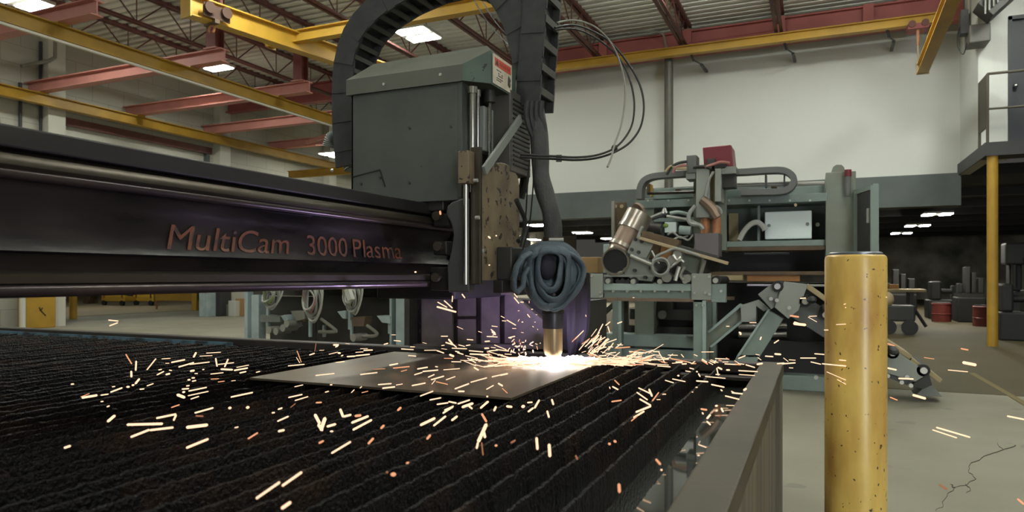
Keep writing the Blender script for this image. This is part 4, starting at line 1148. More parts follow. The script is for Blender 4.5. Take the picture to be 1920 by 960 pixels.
MB().box(kx(1131), KY+.02, kz(519), kx(1300), KY+.75, kz(515)).build('bed_plate', 'grey_green', kc)
MB().box(kx(1200), KY+.7, .1, kx(1296), KY+.74, .18).build('floor_tie', 'teal', kc)

# ------------------------------------------------------------------ sloping conveyor to the right
IY = 6.9
ic = thing('sloping_conveyor', 'grey sloping conveyor running down to the floor behind the yellow bollard', 'conveyor', (.1, 7.2, 0))
def ip(name, pts, mm, Y=IY, dy=.05, bevel=.004, parent=None):
    return MB().prism(poly_y(pts, Y), (0, dy, 0)).build(name, mm, parent or ic, bevel=bevel)
ip('side_frame', [(1486,548),(1512,556),(1700,686),(1726,712),(1700,722),(1660,706),(1480,592)], 'frame_grey', IY+.03, .06)
ip('head_plate', [(1470,528),(1515,533),(1497,582),(1478,598),(1452,576)], 'grey_green', IY-.02, .03)
ip('head_bracket', [(1421,552),(1447,532),(1468,540),(1452,576),(1446,580)], 'bracket_grey', IY+.02, .06)
ip('foot_plate', [(1640,640),(1690,665),(1742,700),(1716,716),(1664,700),(1634,664)], 'grey_green', IY-.02, .03)
ip('foot_block', [(1716,716),(1742,700),(1748,722),(1730,730),(1706,724)], 'motor_dark', IY, .5)
ip('foot_lip', [(1742,716),(1768,744),(1716,742)], 'bracket_grey', IY+.1, .3)
for pts in ([(1512,535),(1550,562)], [(1558,568),(1600,594)], [(1628,618),(1700,664)], [(1700,668),(1754,706)]):
    MB().beam(at(*pts[0], Y=IY+.35), at(*pts[1], Y=IY+.35), .62, .04).build('belt_plate', 'plank', ic, bevel=.006)
m = MB()
for k in range(7):
    t = k/6; q = at(1522 + 28*k*.9, 562 + 17.5*k*.9, Y=IY); m.ball(q, .045, .3, .035, 10, 6)
m.each('belt_lug', 'black', ic)
for u, v in ((1458,537),(1510,565),(1673,661),(1731,694),(1548,590)):
    q = at(u, v, Y=IY); ro = MB().cyl((q.x, IY-.02, q.z), (q.x, IY+.62, q.z), .052, 18).build('roller', 'black', ic, smooth=True)
    MB().cyl((q.x, IY-.045, q.z), (q.x, IY-.02, q.z), .028, 12).build('roller_hub', 'bolt', ro, smooth=True)
m = MB()
for u, v in ((1457,563),(1480,577),(1664,704),(1700,706),(1707,722),(1446,560),(1530,707),(1690,716)):
    q = at(u, v, Y=IY); m.cyl((q.x, IY-.04, q.z), (q.x, IY+.03, q.z), .018, 10)
m.each('bolt', 'bolt', ic)
# diagonal legs
lga = MB().prism(poly_y([(1441,582),(1469,598),(1424,670),(1382,670)], IY+.06), (0,.10,0)).build('leg', 'teal', ic, bevel=.004)
MB().prism(poly_y([(1439,581),(1443,581),(1386,668),(1381,668)], IY+.04), (0,.14,0)).build('leg_flange', 'teal_light', lga)
z0 = at(1395, 670, Y=IY+.1)
lgb = MB().prism(poly_y([(1386,573),(1391,603),(1334,650),(1326,652),(1326,622)], IY+.30), (0,.08,0)).build('leg', 'post_green', ic, bevel=.004)
MB().prism(poly_y([(1386,570),(1392,573),(1330,624),(1326,622)], IY+.26), (0,.16,0)).prism(poly_y([(1390,600),(1392,604),(1334,652),(1330,650)], IY+.26), (0,.16,0)).build('leg_flange', 'teal_light', lgb)
ip('shelf_bracket', [(1388,573),(1420,563),(1440,580),(1432,584),(1418,574),(1418,604),(1390,604)], 'grey_green', IY+.2, .2)
m = MB()
a = at(1500, 733, z=0)
m.box(at(1380,733,Y=a.y).x, a.y, 0, at(1555,733,Y=a.y).x, a.y+.5, at(1470,703,Y=a.y).z)
m.build('base', 'teal', ic, bevel=.01)
MB().box(at(1392,640,Y=IY+.5).x, IY+.5, .12, at(1552,640,Y=IY+.5).x, IY+.6, at(1470,640,Y=IY+.5).z).build('dark_machinery', 'black', ic)  # dark machinery underneath the conveyor
MB().prism(poly_y([(1320,652),(1330,648),(1326,730),(1306,730)], IY+.3), (0,.1,0)).build('leg_foot', 'post_green', ic)
MB().prism(poly_y([(1382,666),(1424,666),(1396,734),(1352,734)], IY+.06), (0,.1,0)).build('leg_foot', 'teal', ic)

# ------------------------------------------------------------------ galvanised duct and the tilted clamp unit on the conveyor
DY = 7.15
du = thing('exhaust_duct', 'dented galvanised duct leaning on the conveyor with an open dark mouth', 'duct', (at(1155,515,Y=DY).x, DY, 1.1))
a, b_ = at(1199,402,Y=DY+.15), at(1162,474,Y=DY)
ax = (b_-a).normalized()
MB().pipe(a, a.lerp(b_, .40), .145, .012, 24).build('upper_sleeve', 'galv', du, smooth=True)
MB().pipe(a.lerp(b_, .38), b_, .132, .012, 24).build('tube', 'rust_duct', du, smooth=True)
for t in (.40, .86):
    q = a.lerp(b_, t); MB().pipe(q - ax*.02, q + ax*.02, .152, .02, 24).build('seam_band', 'galv', du, smooth=True)
mo = at(1154, 489, Y=DY-.14)
el = smoothpath([b_ - ax*.02, b_ + ax*.06, at(1157,485,Y=DY-.02), mo], 5)
MB().tube(el, .135, 20).build('elbow', 'galv', du, smooth=True)
md_ = (mo - el[-2]).normalized()
MB().pipe(mo - md_*.02, mo + md_*.035, .143, .016, 24).build('mouth_ring', 'galv', du, smooth=True)
MB().cyl(mo - md_*.01, mo + md_*.006, .128, 24).build('mouth_shade_disc', 'black', du)  # black disc paints the unlit inside of the duct
MB().cyl(at(1196,398,Y=DY+.15), at(1200,396,Y=DY+.17), .10, 16).build('rust_end', 'rust_duct', du)
bz = at(1150, 514, Y=DY).z
MB().box(mo.x-.1, DY-.12, bz-.01, mo.x+.1, DY+.08, mo.z-.10).build('saddle', 'silver', du, bevel=.01)

TY = 7.05
tc_ = thing('clamp_unit', 'tilted grey clamp assembly with a long flat bar and looped hose on the conveyor', 'clamp unit', (at(1225,515,Y=TY).x, TY, 1.1))
def tp_(name, pts, mm, Y=TY, dy=.06, bevel=.004):
    return MB().prism(poly_y(pts, Y), (0, dy, 0)).build(name, mm, tc_, bevel=bevel)
tp_('upper_plate', [(1188,446),(1200,444),(1226,456),(1212,484),(1182,480),(1176,472)], 'grey_green', TY-.05, .05)
tp_('base_plate', [(1174,482),(1216,486),(1232,506),(1222,528),(1186,524),(1166,512)], 'bracket_grey', TY-.02, .06)
tp_('lower_plate', [(1216,486),(1272,500),(1296,512),(1304,530),(1220,530)], 'panel_dark', TY+.05, .2)
tp_('right_plate', [(1276,474),(1316,480),(1308,514),(1300,528),(1278,520)], 'post_green', TY+.1, .2)
tp_('brown_block', [(1226,456),(1256,462),(1252,488),(1216,486)], 'brown', TY+.06, .2)
tp_('red_brown_block', [(1240,462),(1262,464),(1256,490),(1236,488)], 'orange_wood', TY+.02, .05)
MB().beam(at(1198,446,Y=TY-.06), at(1365,494,Y=TY-.06), .09, .030).build('flat_bar', 'tan', tc_, bevel=.004)
tp_('channel', [(1204,432),(1274,450),(1272,466),(1202,446)], 'brown', TY+.04, .12)
tp_('dark_channel', [(1270,458),(1350,480),(1346,486),(1268,466)], 'panel_dark', TY+.02, .1)
MB().cyl(at(1182,479,Y=TY-.1), at(1222,496,Y=TY-.1), .020, 12).build('rod', 'silver', tc_, smooth=True)
cq = at(1238, 502, Y=TY-.12); R_ = 15*7.2/F
pth = [cq + Vector((R_*math.cos(t), .015*math.sin(2*t), R_*math.sin(t))) for t in (2*math.pi*k/28 for k in range(28))]
MB().tube(pth, .013, 8, closed=True).build('hose_loop', 'hose_grey', tc_, smooth=True)
MB().tube([p + Vector((.01,-.03,.012)) for p in pth], .012, 8, closed=True).build('hose_loop', 'hose_grey', tc_, smooth=True)
for pts, mm, r_ in (([(1224,490),(1232,480),(1250,472),(1266,466),(1290,472),(1312,480)], 'hose_grey', .014), ([(1200,440),(1196,446),(1202,430),(1206,425)], 'hose_grey', .014),
                    ([(1256,502),(1264,496),(1276,488),(1282,492)], 'silver', .014), ([(1274,500),(1270,512),(1266,526)], 'silver', .022), ([(1262,478),(1270,488),(1278,482)], 'silver', .02),
                    ([(1222,470),(1230,486),(1236,494)], 'silver', .010), ([(1284,500),(1276,516),(1282,526)], 'cable_grey', .014)):
    MB().tube(smoothpath([at(u, v, Y=TY-.1) for u, v in pts], 5), r_, 8).build('hydraulic_line', mm, tc_, smooth=True)
m = MB()
for u, v in ((1192,449),(1204,453),(1185,468),(1198,473),(1178,478),(1220,503),(1190,507),(1210,520)):
    q = at(u, v, Y=TY-.05); m.cyl((q.x, TY-.075, q.z), (q.x, TY-.02, q.z), .018, 8)
m.each('bolt', 'dark_steel', tc_)
m = MB()
for u, v, r_ in ((1262,488,.05),(1272,478,.045),(1290,522,.04),(1252,520,.05)): q = at(u, v, Y=TY-.02); m.cyl((q.x, q.y-.06, q.z), (q.x, q.y+.1, q.z), r_, 12)
m.each('fitting', 'silver', tc_, smooth=True)
MB().beam(at(1322,488,Y=TY), at(1314,516,Y=TY), .03, .03).build('stay', 'cable_grey', tc_)
# crate left of the duct
pbox('carton', 'open tan carton seen behind the wrapped torch and the duct', 'carton', 1086, 482, 1122, 512, 8.6, .35, 'carton')
pbox('motor_pump', 'blue-grey pump cylinder standing left of the galvanised duct', 'pump', 1131, 458, 1145, 512, 8.3, .2, 'post_blue')

by = 8.28; ba_, bb_ = at(1078, 512, Y=by), at(1150, 512, Y=by)
bn = thing('bench', 'dark bench carrying the tan carton and the pump behind the level conveyor', 'bench', (ba_.x, by, 0))
bzt = min(at(1104, 512, d=8.6).z, at(1138, 512, d=8.3).z)
MB().box(ba_.x, by-.8, bzt-.05, bb_.x, by+.9, bzt).build('top', 'panel_dark', bn, bevel=.005)
for qx in (ba_.x+.02, bb_.x-.08):
    for qy in (by-.78, by+.8): MB().box(qx, qy, 0, qx+.06, qy+.06, bzt-.05).build('leg', 'panel_dark', bn)

# ================================================================== CABLE STATION BEHIND THE TABLE
RYs = 5.2
rk = thing('cable_station', 'pale blue steel stand with dark panels and arms behind the far rim of the table', 'stand', (-3.8, 5.6, 0))
def rx(u): return at(u, 590, Y=RYs).x
def rbox(name, u0, v0, u1, v1, mm, Y=RYs, dy=.08, floor=False, bevel=.004):
    m = MB(); a, b_ = at(u0, (v0+v1)/2, Y=Y), at(u1, (v0+v1)/2, Y=Y); um = (u0+u1)/2
    m.box(a.x, Y, 0 if floor else at(um, v1, Y=Y).z, b_.x, Y+dy, at(um, v0, Y=Y).z); return m.build(name, mm, rk, bevel=bevel)
rbox('thin_post', 458, 520, 464, 600, 'post_blue', floor=True)
rbox('post', 471, 553, 485, 600, 'post_blue', floor=True, dy=.1)
rbox('wide_post', 742, 520, 758, 600, 'post_blue', floor=True, dy=.05)
rbox('post_flange', 730, 520, 734, 600, 'post_blue', floor=True, dy=.2)
rbox('post_web', 734, 520, 742, 600, 'panel_dark', floor=True, Y=RYs+.08)
rbox('post_back', 758, 520, 768, 600, 'panel_dark', floor=True, dy=.2)
for u0, u1, v0 in ((506,592,556),(593,664,554),(665,741,557)): rbox('dark_panel', u0, v0, u1, 600, 'panel_dark', Y=RYs+.35, dy=.06, floor=True)
rbox('back_plate', 466, 522, 800, 556, 'panel_dark', Y=RYs+.62, dy=.05)
rbox('base_box', 760, 600, 812, 640, 'panel_dark', Y=RYs+.25, dy=.2, floor=True)
for u0, v0, v1 in ((499,560,625),(578,590,632),(652,585,618),(656,600,636),(727,600,626),(604,610,632)): rbox('rod', u0, v0, u0+4, v1, 'post_blue', dy=.03)
def rpoly(name, pts, mm, Y=RYs-.02, dy=.12): return MB().prism(poly_y(pts, Y), (0, dy, 0)).build(name, mm, rk, bevel=.003)
rpoly('arm', [(632,584),(648,582),(648,598),(642,597)], 'post_blue'); rpoly('arm', [(706,592),(731,592),(731,607),(716,605)], 'post_blue')
rpoly('arm', [(488,590),(525,594),(525,604),(488,604)], 'bracket_grey'); rpoly('arm', [(526,592),(534,590),(552,612),(542,618)], 'post_blue')
rpoly('arm', [(658,595),(684,594),(682,612),(660,612)], 'rust_duct'); rpoly('clamp', [(544,583),(570,583),(572,598),(556,602)], 'cable_grey')
for pts in ([(602,598),(628,618),(626,622),(598,622)], [(688,610),(706,624),(702,630),(680,630)]):
    MB().tube(smoothpath([at(u, v, Y=RYs-.03) for u, v in pts], 4), .016, 8).build('hook', 'cable_grey', rk, smooth=True)
for u, v in ((515,618),(528,620),(541,614),(548,606),(672,632)):
    q = at(u, v, Y=RYs-.02); MB().cyl((q.x, q.y-.08, q.z), (q.x+.02, q.y+.08, q.z), .035, 12).build('fitting', 'silver', rk, smooth=True)
m = MB()
for k in range(4): bpx(m, 553+k*5, 583+k*2, 556+k*5, 600+k, RYs+.02, .03)
m.each('cooling_fin', 'plank', rk)
rbox('top_shelf', 462, 520, 800, 528, 'panel_dark', dy=.6)
rbox('green_panel', 770, 552, 788, 576, 'elec_white', Y=RYs+.3, dy=.05)
rbox('tan_block', 772, 576, 806, 600, 'cable_grey', Y=RYs+.2, dy=.2)
for k, (u, v, ru, rv, cols, lab) in enumerate(((513,553,19,30,('hose_white','hose_green','hose_grey'), 'coil of grey and green cable hung at the left end of the cable station'),
                                   (589,560,21,50,('hose_white','hose_grey','hose_red'), 'coil of pale and pink cable hung in the middle of the cable station'),
                                   (664,552,17,40,('hose_grey','hose_white','plank'), 'coil of pale cable with a plug hung right of the middle of the cable station'))):
    c = at(u, v, Y=RYs-.08); s_ = 6.0/F
    co = thing('cable_coil', lab, 'cable coil', (c.x, c.y, c.z-.2), 'coils on the cable station')
    for j in range(9):
        a_, b2 = ru*(1-.05*j+rs.uniform(-.06,.06)), rv*(1-.075*j+rs.uniform(-.05,.05)); off = rs.uniform(-3,3)
        pts = [c + Vector(((a_*math.cos(t)+off + (.25*b2*math.sin(t) if k == 0 else 0))*s_, -.010*j + .02*math.sin(2*t+j), (b2*math.sin(t))*s_)) for t in (2*math.pi*i/28 for i in range(28))]
        MB().tube(pts, .0085, 6, closed=True).build('turn', cols[1] if j in (6,) and k == 0 else cols[2] if j == 6 else ('hose_white','hose_grey')[j % 2], co, smooth=True)
    if k == 2: MB().beam(c + Vector((.02,-.12,.05)), c + Vector((.06,-.12,-.05)), .05, .05).build('plug', 'carton_white', co, bevel=.005)
o = MB().tube(smoothpath([at(u, v, Y=RYs-.05) for u, v in ((770,566),(784,574),(794,590),(798,612),(812,632))], 5), .014, 8).build('black_cable', 'cable', None, smooth=True); tag(o, 'black cable sagging between the blue post and the gantry end truck', 'cable')
q = at(783, 622, Y=RYs+.1)
o = MB().cyl((q.x-.06, q.y, 0), (q.x-.06, q.y, q.z+.14), .04, 12).ball((q.x-.06, q.y, q.z+.14), .06).box(q.x-.2, q.y-.05, 0, q.x+.1, q.y+.1, q.z-.1).build('floor_pump', 'panel_dark', None, smooth=True); tag(o, 'dark pump with a knob standing beside the wide blue post', 'pump')

# ================================================================== DARK LOW BAY AT THE RIGHT
def drum(u, v, d_, lab):
    c = at(u, v, z=0); r = thing('drum', lab, 'drum', (c.x, c.y, 0))
    MB().lathe([(.20,0),(.21,.01),(.21,.18),(.22,.19),(.21,.20),(.21,.42),(.22,.43),(.20,.45)], (c.x,c.y,0), 24).build('body', 'drum_red', r, smooth=True)
    MB().cyl((c.x, c.y, .45), (c.x, c.y, .47), .19, 20).build('lid', 'dark_steel', r, smooth=True)
drum(1765, 603, 0, 'dull red drum in the dark bay, left of the other'); drum(1845, 612, 0, 'dull red drum in the dark bay just left of the yellow column')
c = at(1690, 612, z=0)
wb = thing('workbench', 'workbench topped with a pale plank in the dark bay beyond the bollard', 'workbench', (c.x, c.y, 0))
a, b_ = at(1640, 542, Y=c.y), at(1736, 542, Y=c.y)
MB().box(a.x, c.y-.1, a.z-.06, b_.x, c.y+.8, a.z).build('plank_top', 'plank', wb, bevel=.01)
MB().box(a.x+.3, c.y+.1, a.z, b_.x-.5, c.y+.5, a.z+.10).build('board', 'orange_wood', wb)
for x in (a.x+.1, b_.x-.3):
    for yy in (c.y, c.y+.6): MB().box(x, yy, 0, x+.08, yy+.08, a.z-.06).build('leg', 'dark_steel', wb)
c = at(1688, 628, z=0)
ct = thing('hand_cart', 'dark hand cart with a pale sack standing before the workbench', 'cart', (c.x, c.y, 0))
MB().box(c.x-.35, c.y, .25, c.x+.25, c.y+.5, .55).build('tray', 'shop_grey', ct, bevel=.03)
for q in (-.2, .15): MB().cyl((c.x+q, c.y-.05, .14), (c.x+q, c.y+.02, .14), .14, 18).build('wheel', 'black', ct, smooth=True)
MB().tube([(c.x+.25,c.y+.25,.5),(c.x+.45,c.y+.25,.15)], .03, 8).build('stand', 'black', ct)
MB().ball((c.x-.22, c.y+.1, .66), .13, .12, .15).build('sack', 'tan', ct, smooth=True)
def dark_machine(u0, v0, u1, vf, lab, kind=0):
    c = at((u0+u1)/2, vf, z=0); a, b_ = at(u0, v0, Y=c.y), at(u1, v0, Y=c.y); w = b_.x-a.x; h = a.z
    r = thing('shop_machine', lab, 'machine', (c.x, c.y, 0))
    MB().box(a.x, c.y, 0, b_.x, c.y+.7, h*.45).build('base', 'shop_dark', r, bevel=.03)
    if kind == 0:
        MB().box(a.x+w*.1, c.y+.1, h*.45, a.x+w*.45, c.y+.6, h*.9).build('headstock', 'shop_dark', r, bevel=.04)
        MB().cyl((a.x+w*.45, c.y+.3, h*.66), (a.x+w*.95, c.y+.3, h*.66), h*.06, 14).build('spindle', 'shop_grey', r, smooth=True)
        MB().box(a.x+w*.8, c.y+.2, h*.45, a.x+w*.97, c.y+.5, h*.8).build('tailstock', 'shop_dark', r, bevel=.02)
    elif kind == 1:
        MB().box(a.x+w*.35, c.y+.3, h*.45, a.x+w*.62, c.y+.6, h*.95).build('column', 'shop_dark', r, bevel=.03)
        MB().box(a.x+w*.2, c.y+.05, h*.75, a.x+w*.7, c.y+.45, h).build('head', 'shop_grey', r, bevel=.04)
        MB().cyl((a.x+w*.4, c.y+.1, h*.5), (a.x+w*.4, c.y+.1, h*.75), .05, 12).build('spindle', 'shop_grey', r, smooth=True)
        MB().tube(arc((a.x+w*.75, c.y, h*.8), .14, 0, 330, 14), .014, 6).build('handwheel', 'shop_grey', r)
    else:
        MB().box(a.x+w*.05, c.y+.1, h*.45, a.x+w*.95, c.y+.6, h*.52).build('shelf', 'shop_grey', r)
        for k in range(4): MB().box(a.x+w*(.08+.23*k), c.y+.12, h*.52, a.x+w*(.08+.23*k+.15+.03*(k%2)), c.y+.5, h*(.7+.1*((k*3)%4))).build('stored_box', ('shop_dark','shop_grey','shop_grey','shop_grey')[k], r, bevel=.02)
dark_machine(1740, 520, 1800, 598, 'dark lathe-like machine between the workbench and the yellow column', 0)
dark_machine(1795, 500, 1850, 605, 'dark shelf of boxes just left of the yellow column', 2)
dark_machine(1868, 455, 1960, 622, 'tall dark drill-like machine right of the yellow column', 1)
dark_machine(1876, 520, 1940, 640, 'low dark machine at the right edge of the picture', 0)
dark_machine(1655, 505, 1720, 590, 'dark shelf of boxes far behind the workbench', 2)
# ================================================================== SPARKS
# streaks read off the photograph: (offset u, offset v, scale, [(x1,y1,x2,y2,width)...]); a trailing 'o' = orange, 'd' = dim
RAW = [
(120,640,4.8,"555,115,610,205,14o 650,175,645,265,20 605,265,607,325,24 745,258,828,155,14 880,158,958,153,10 912,198,948,197,9 965,190,1090,165,20 1030,232,1170,190,18 1165,145,1190,98,22 1130,208,1310,186,14 1220,133,1335,128,9 1280,106,1412,98,10 1365,150,1378,228,18 1385,208,1530,192,12 1445,232,1478,158,18 1410,250,1520,256,22 1530,262,1655,240,20 1552,235,1665,214,10 1580,285,1640,272,18 1318,295,1435,282,12 1320,340,1395,336,10o 1385,366,1445,358,12o 1728,280,1765,270,14 1505,357,1545,352,8o 835,303,900,270,16 850,258,880,252,14 915,300,955,290,24 945,258,972,264,12 1135,268,1175,262,26 1245,255,1263,252,14 1175,290,1205,290,12 1148,330,1178,328,18 1112,347,1138,345,22 1152,360,1190,352,16 1100,402,1130,398,16 1060,430,1125,425,18 1065,458,1090,455,26 1120,448,1285,414,18 1115,490,1300,450,14 1140,520,1215,495,16 1015,478,1090,508,34 640,385,680,335,24 610,395,632,393,24 562,410,590,410,24 680,432,722,428,16 745,402,805,380,14 418,458,525,418,20 330,485,400,475,16 160,508,300,485,30 150,500,230,470,10o 432,410,460,406,14o 62,386,90,384,20o 330,543,355,540,16o 385,590,410,580,18d 390,725,460,665,34 965,596,1040,570,16o 830,692,1010,655,26 985,715,1010,660,24 565,750,890,742,32 600,862,770,795,30 770,800,985,775,28 1100,775,1295,752,40 1175,645,1345,598,22 1500,502,1700,460,20 1480,600,1505,600,34 1638,596,1668,594,36 1185,670,1255,675,20d 1535,778,1570,770,16d 1655,878,1745,822,22o 1100,960,1300,878,32 1872,645,1895,640,18 0,960,60,940,30"),
(500,640,7.385,"295,340,525,318,20 410,220,460,300,10o 420,130,480,290,14o 590,190,665,165,24 665,140,685,20,14d 730,125,795,122,10 1090,30,1150,36,8d 920,50,1000,50,36 950,80,990,60,30 860,180,985,148,14 985,160,1025,165,36 1030,205,1060,190,26 1110,212,1230,205,28 1230,200,1430,180,26 1230,152,1340,146,14 1295,102,1400,100,12 1340,125,1470,120,24 1620,42,1682,30,18 1860,105,1920,107,18 955,292,1080,280,18 675,472,940,445,20 1295,460,1535,432,22 1480,388,1640,380,10o 385,630,505,602,18 300,778,495,735,26 390,820,575,765,22 330,915,400,860,20d 155,945,218,920,26 808,705,862,690,22 1170,712,1215,668,18 1290,650,1318,625,20o 1315,712,1405,690,16o 680,850,765,845,30o 875,603,910,600,24o 1540,600,1730,585,24 1600,650,1780,630,30 1790,605,1885,590,16 1810,955,1860,910,36o"),
(480,720,4.0,"165,355,215,345,24 160,280,245,242,18 165,190,197,180,18 118,216,142,214,16 440,225,480,300,30 520,250,485,350,36 465,300,500,352,30 530,320,600,300,26 555,355,580,355,18 630,185,655,250,26 655,245,715,230,24 715,292,845,240,26 725,345,870,268,24 740,240,790,235,26o 470,445,508,425,22o 565,520,712,432,22 840,450,882,405,26o 935,335,962,308,26o 1060,200,1090,175,24o 1400,220,1480,168,20 1230,310,1345,255,28 1330,315,1425,240,22 1465,275,1512,240,24 1280,415,1310,380,26o 1125,595,1148,588,22o 1010,678,1050,678,40o 975,665,992,660,22d 195,765,345,660,28 0,860,180,735,28 190,935,262,885,36"),
(700,620,6.4,"190,415,298,395,24 235,450,435,430,20o 330,490,405,470,14o 525,460,655,438,24 590,490,780,472,22 490,530,590,500,20 655,560,735,525,20 690,590,850,545,22 750,612,895,645,16o 700,645,745,590,14 870,590,985,550,16 840,470,1040,455,14 460,660,628,628,22 560,785,720,725,22 675,832,815,805,22 935,372,1055,374,16 740,430,775,435,18o 1205,440,1265,475,26 1320,432,1490,420,18 1490,420,1660,408,10 1255,372,1290,372,8 1420,555,1530,530,20 1520,535,1615,515,28 1165,620,1365,565,20 975,700,1150,635,24 1015,728,1095,728,26 1355,705,1445,655,20 1495,630,1555,665,30 1545,690,1610,750,14o 1355,790,1380,790,30 1285,930,1385,850,26 1445,950,1475,910,24 415,298,515,306,16 335,220,485,228,16 440,193,500,195,14 610,236,760,234,12 760,238,850,270,20 245,118,330,126,16 125,165,178,150,18 590,142,640,155,8 215,50,270,50,10 810,67,895,67,16 1120,105,1200,112,16 815,180,855,174,14 865,140,960,170,22 900,100,950,160,30 950,160,1000,200,20 1020,170,1100,190,14 1110,180,1165,170,18 940,210,1125,218,16 815,215,885,225,8 910,285,970,310,36 1145,240,1320,255,18 1155,280,1400,290,24 1400,320,1480,345,12o 1335,130,1400,125,22 1330,212,1390,210,26 1380,245,1500,232,20 1450,170,1600,230,14 1410,200,1470,208,12 1490,295,1555,290,16 1575,280,1660,285,14 1530,375,1660,380,16 1360,70,1450,72,18 1420,10,1470,50,28 1260,10,1300,20,10 1620,85,1660,90,18 760,885,900,865,24 900,850,1000,870,26 1010,880,1160,830,26 1060,920,1200,870,44 850,955,965,905,24 1130,890,1190,940,30"),
(1100,600,4.8,"1032,288,1145,287,9 730,315,820,318,10 1155,347,1282,352,12 1240,395,1385,402,14 1430,402,1515,428,16 635,412,755,422,14 575,358,740,352,14 800,378,865,378,16 1065,508,1250,525,12 770,530,890,555,14 705,542,785,566,14 985,548,1095,556,18 925,432,965,442,14 888,458,935,466,12 815,502,835,500,22 985,462,1000,468,20 1005,480,1022,512,16 1120,580,1240,605,18 1305,655,1405,665,18 1245,682,1375,715,18 1255,768,1330,770,8 1365,455,1540,465,14 1370,490,1515,500,10 1160,490,1200,490,14 1178,425,1220,445,24 1170,430,1185,500,14 1255,450,1290,450,20 1605,325,1680,330,16 1690,305,1750,310,24 1755,395,1880,385,16 1820,358,1880,362,10 1770,340,1815,375,8 1820,430,1860,432,10o 1520,308,1555,316,10 1465,24,1528,24,9 1255,56,1285,56,10 1372,105,1388,135,16 1560,180,1572,150,16 1685,210,1730,180,14 1865,20,1920,38,28 170,50,212,15,14 275,32,320,15,14 190,55,208,115,12 178,205,270,172,12 275,222,328,226,10 195,240,238,243,10 230,598,285,628,20 205,600,212,620,12o 250,540,295,585,16o 222,735,315,722,18o 680,668,715,668,12 630,716,665,716,10 980,606,1000,606,14 945,648,960,650,12 1025,800,1085,810,24o 1155,775,1180,770,24 1210,790,1230,830,24 1162,815,1178,815,24 1080,890,1115,850,24 1080,910,1115,945,22 1040,830,1050,850,20 1205,625,1222,640,18 1410,635,1440,615,26 1300,640,1340,660,14 465,610,590,670,18 450,650,550,720,18 475,710,580,770,22 440,830,580,775,24 420,880,520,820,22 590,730,650,650,16o 560,620,590,690,24 400,910,460,860,14o 1530,400,1585,390,24"),
(880,740,3.692,"570,30,583,72,18 538,110,552,160,18 465,295,472,382,24 552,340,558,432,28 965,340,975,342,24o 1005,322,1012,325,26o 1290,445,1325,485,24o 1325,520,1335,522,18d 1035,615,1040,680,28o 175,352,195,352,22o 75,95,132,45,20 170,115,185,80,20 255,80,298,85,22 360,85,385,78,30 405,120,445,90,18 450,95,485,35,20 400,55,438,52,14 735,420,750,450,20d 285,335,320,315,18d 1585,345,1640,365,8 1578,420,1595,420,12o 85,130,120,190,22o 120,200,60,330,32 60,330,50,375,20 85,330,95,420,14d 95,240,110,300,24"),
(1380,620,2.824,"800,68,840,80,10o 1190,95,1230,102,12o 995,142,1050,150,6o 1200,168,1272,182,24 1122,208,1228,218,7 765,190,850,208,13 860,253,940,256,12 640,168,722,173,7 545,155,620,162,7 340,145,424,145,8 415,122,468,126,8 455,175,585,188,9 480,218,612,275,5 535,258,625,308,5 640,280,685,300,9 700,292,725,298,8o 750,300,780,316,8o 935,340,1005,360,20 815,352,855,368,10o 1040,525,1170,568,10 1060,512,1240,565,13 1435,452,1525,470,13 1075,815,1118,840,16d 1490,890,1525,920,16o 395,165,450,178,8 600,148,630,146,6"),
(780,540,6.857,"590,75,630,130,24 1260,70,1305,125,18 1260,120,1325,200,22 1340,182,1385,182,18 1425,50,1445,100,18 1455,165,1455,195,10 1480,275,1505,272,16 1308,293,1332,293,12 1430,335,1465,380,20 1538,343,1560,343,10 1090,360,1140,385,14 1105,420,1160,425,14 1165,410,1285,480,20 1310,430,1330,400,12 1355,438,1380,438,20 1520,440,1540,438,12 1495,490,1515,505,14 1560,525,1568,540,14 1235,520,1290,522,12 1350,570,1385,575,10 525,495,605,530,9 800,555,850,575,9 970,488,1050,498,14 960,530,1020,580,22 1020,580,985,610,16 908,622,1050,630,16 1185,640,1275,620,20 1590,710,1605,708,18 265,240,520,310,34 360,160,470,260,22 275,180,400,250,20 470,100,465,180,18"),
(1080,480,2.667,"1345,258,1385,262,7 1360,280,1395,300,7 1300,343,1355,340,5 1240,370,1262,370,7 1520,207,1555,206,7 1338,243,1360,235,5 1120,212,1150,210,8 1070,298,1115,305,13o 1087,338,1150,345,20 1160,305,1205,330,4 1165,302,1205,300,5 820,380,826,392,10"),
(0,0,1.0,"203,600,222,602,3 205,611,221,605,3 825,395,826,403,5o 915,443,920,447,5 929,442,932,442,4 916,497,919,497,4 777,510,781,510,5o 1186,558,1190,558,2 1098,590,1099,594,2"),
]
RIM_V = lambda u: 605 + .0469*u
NEED = []
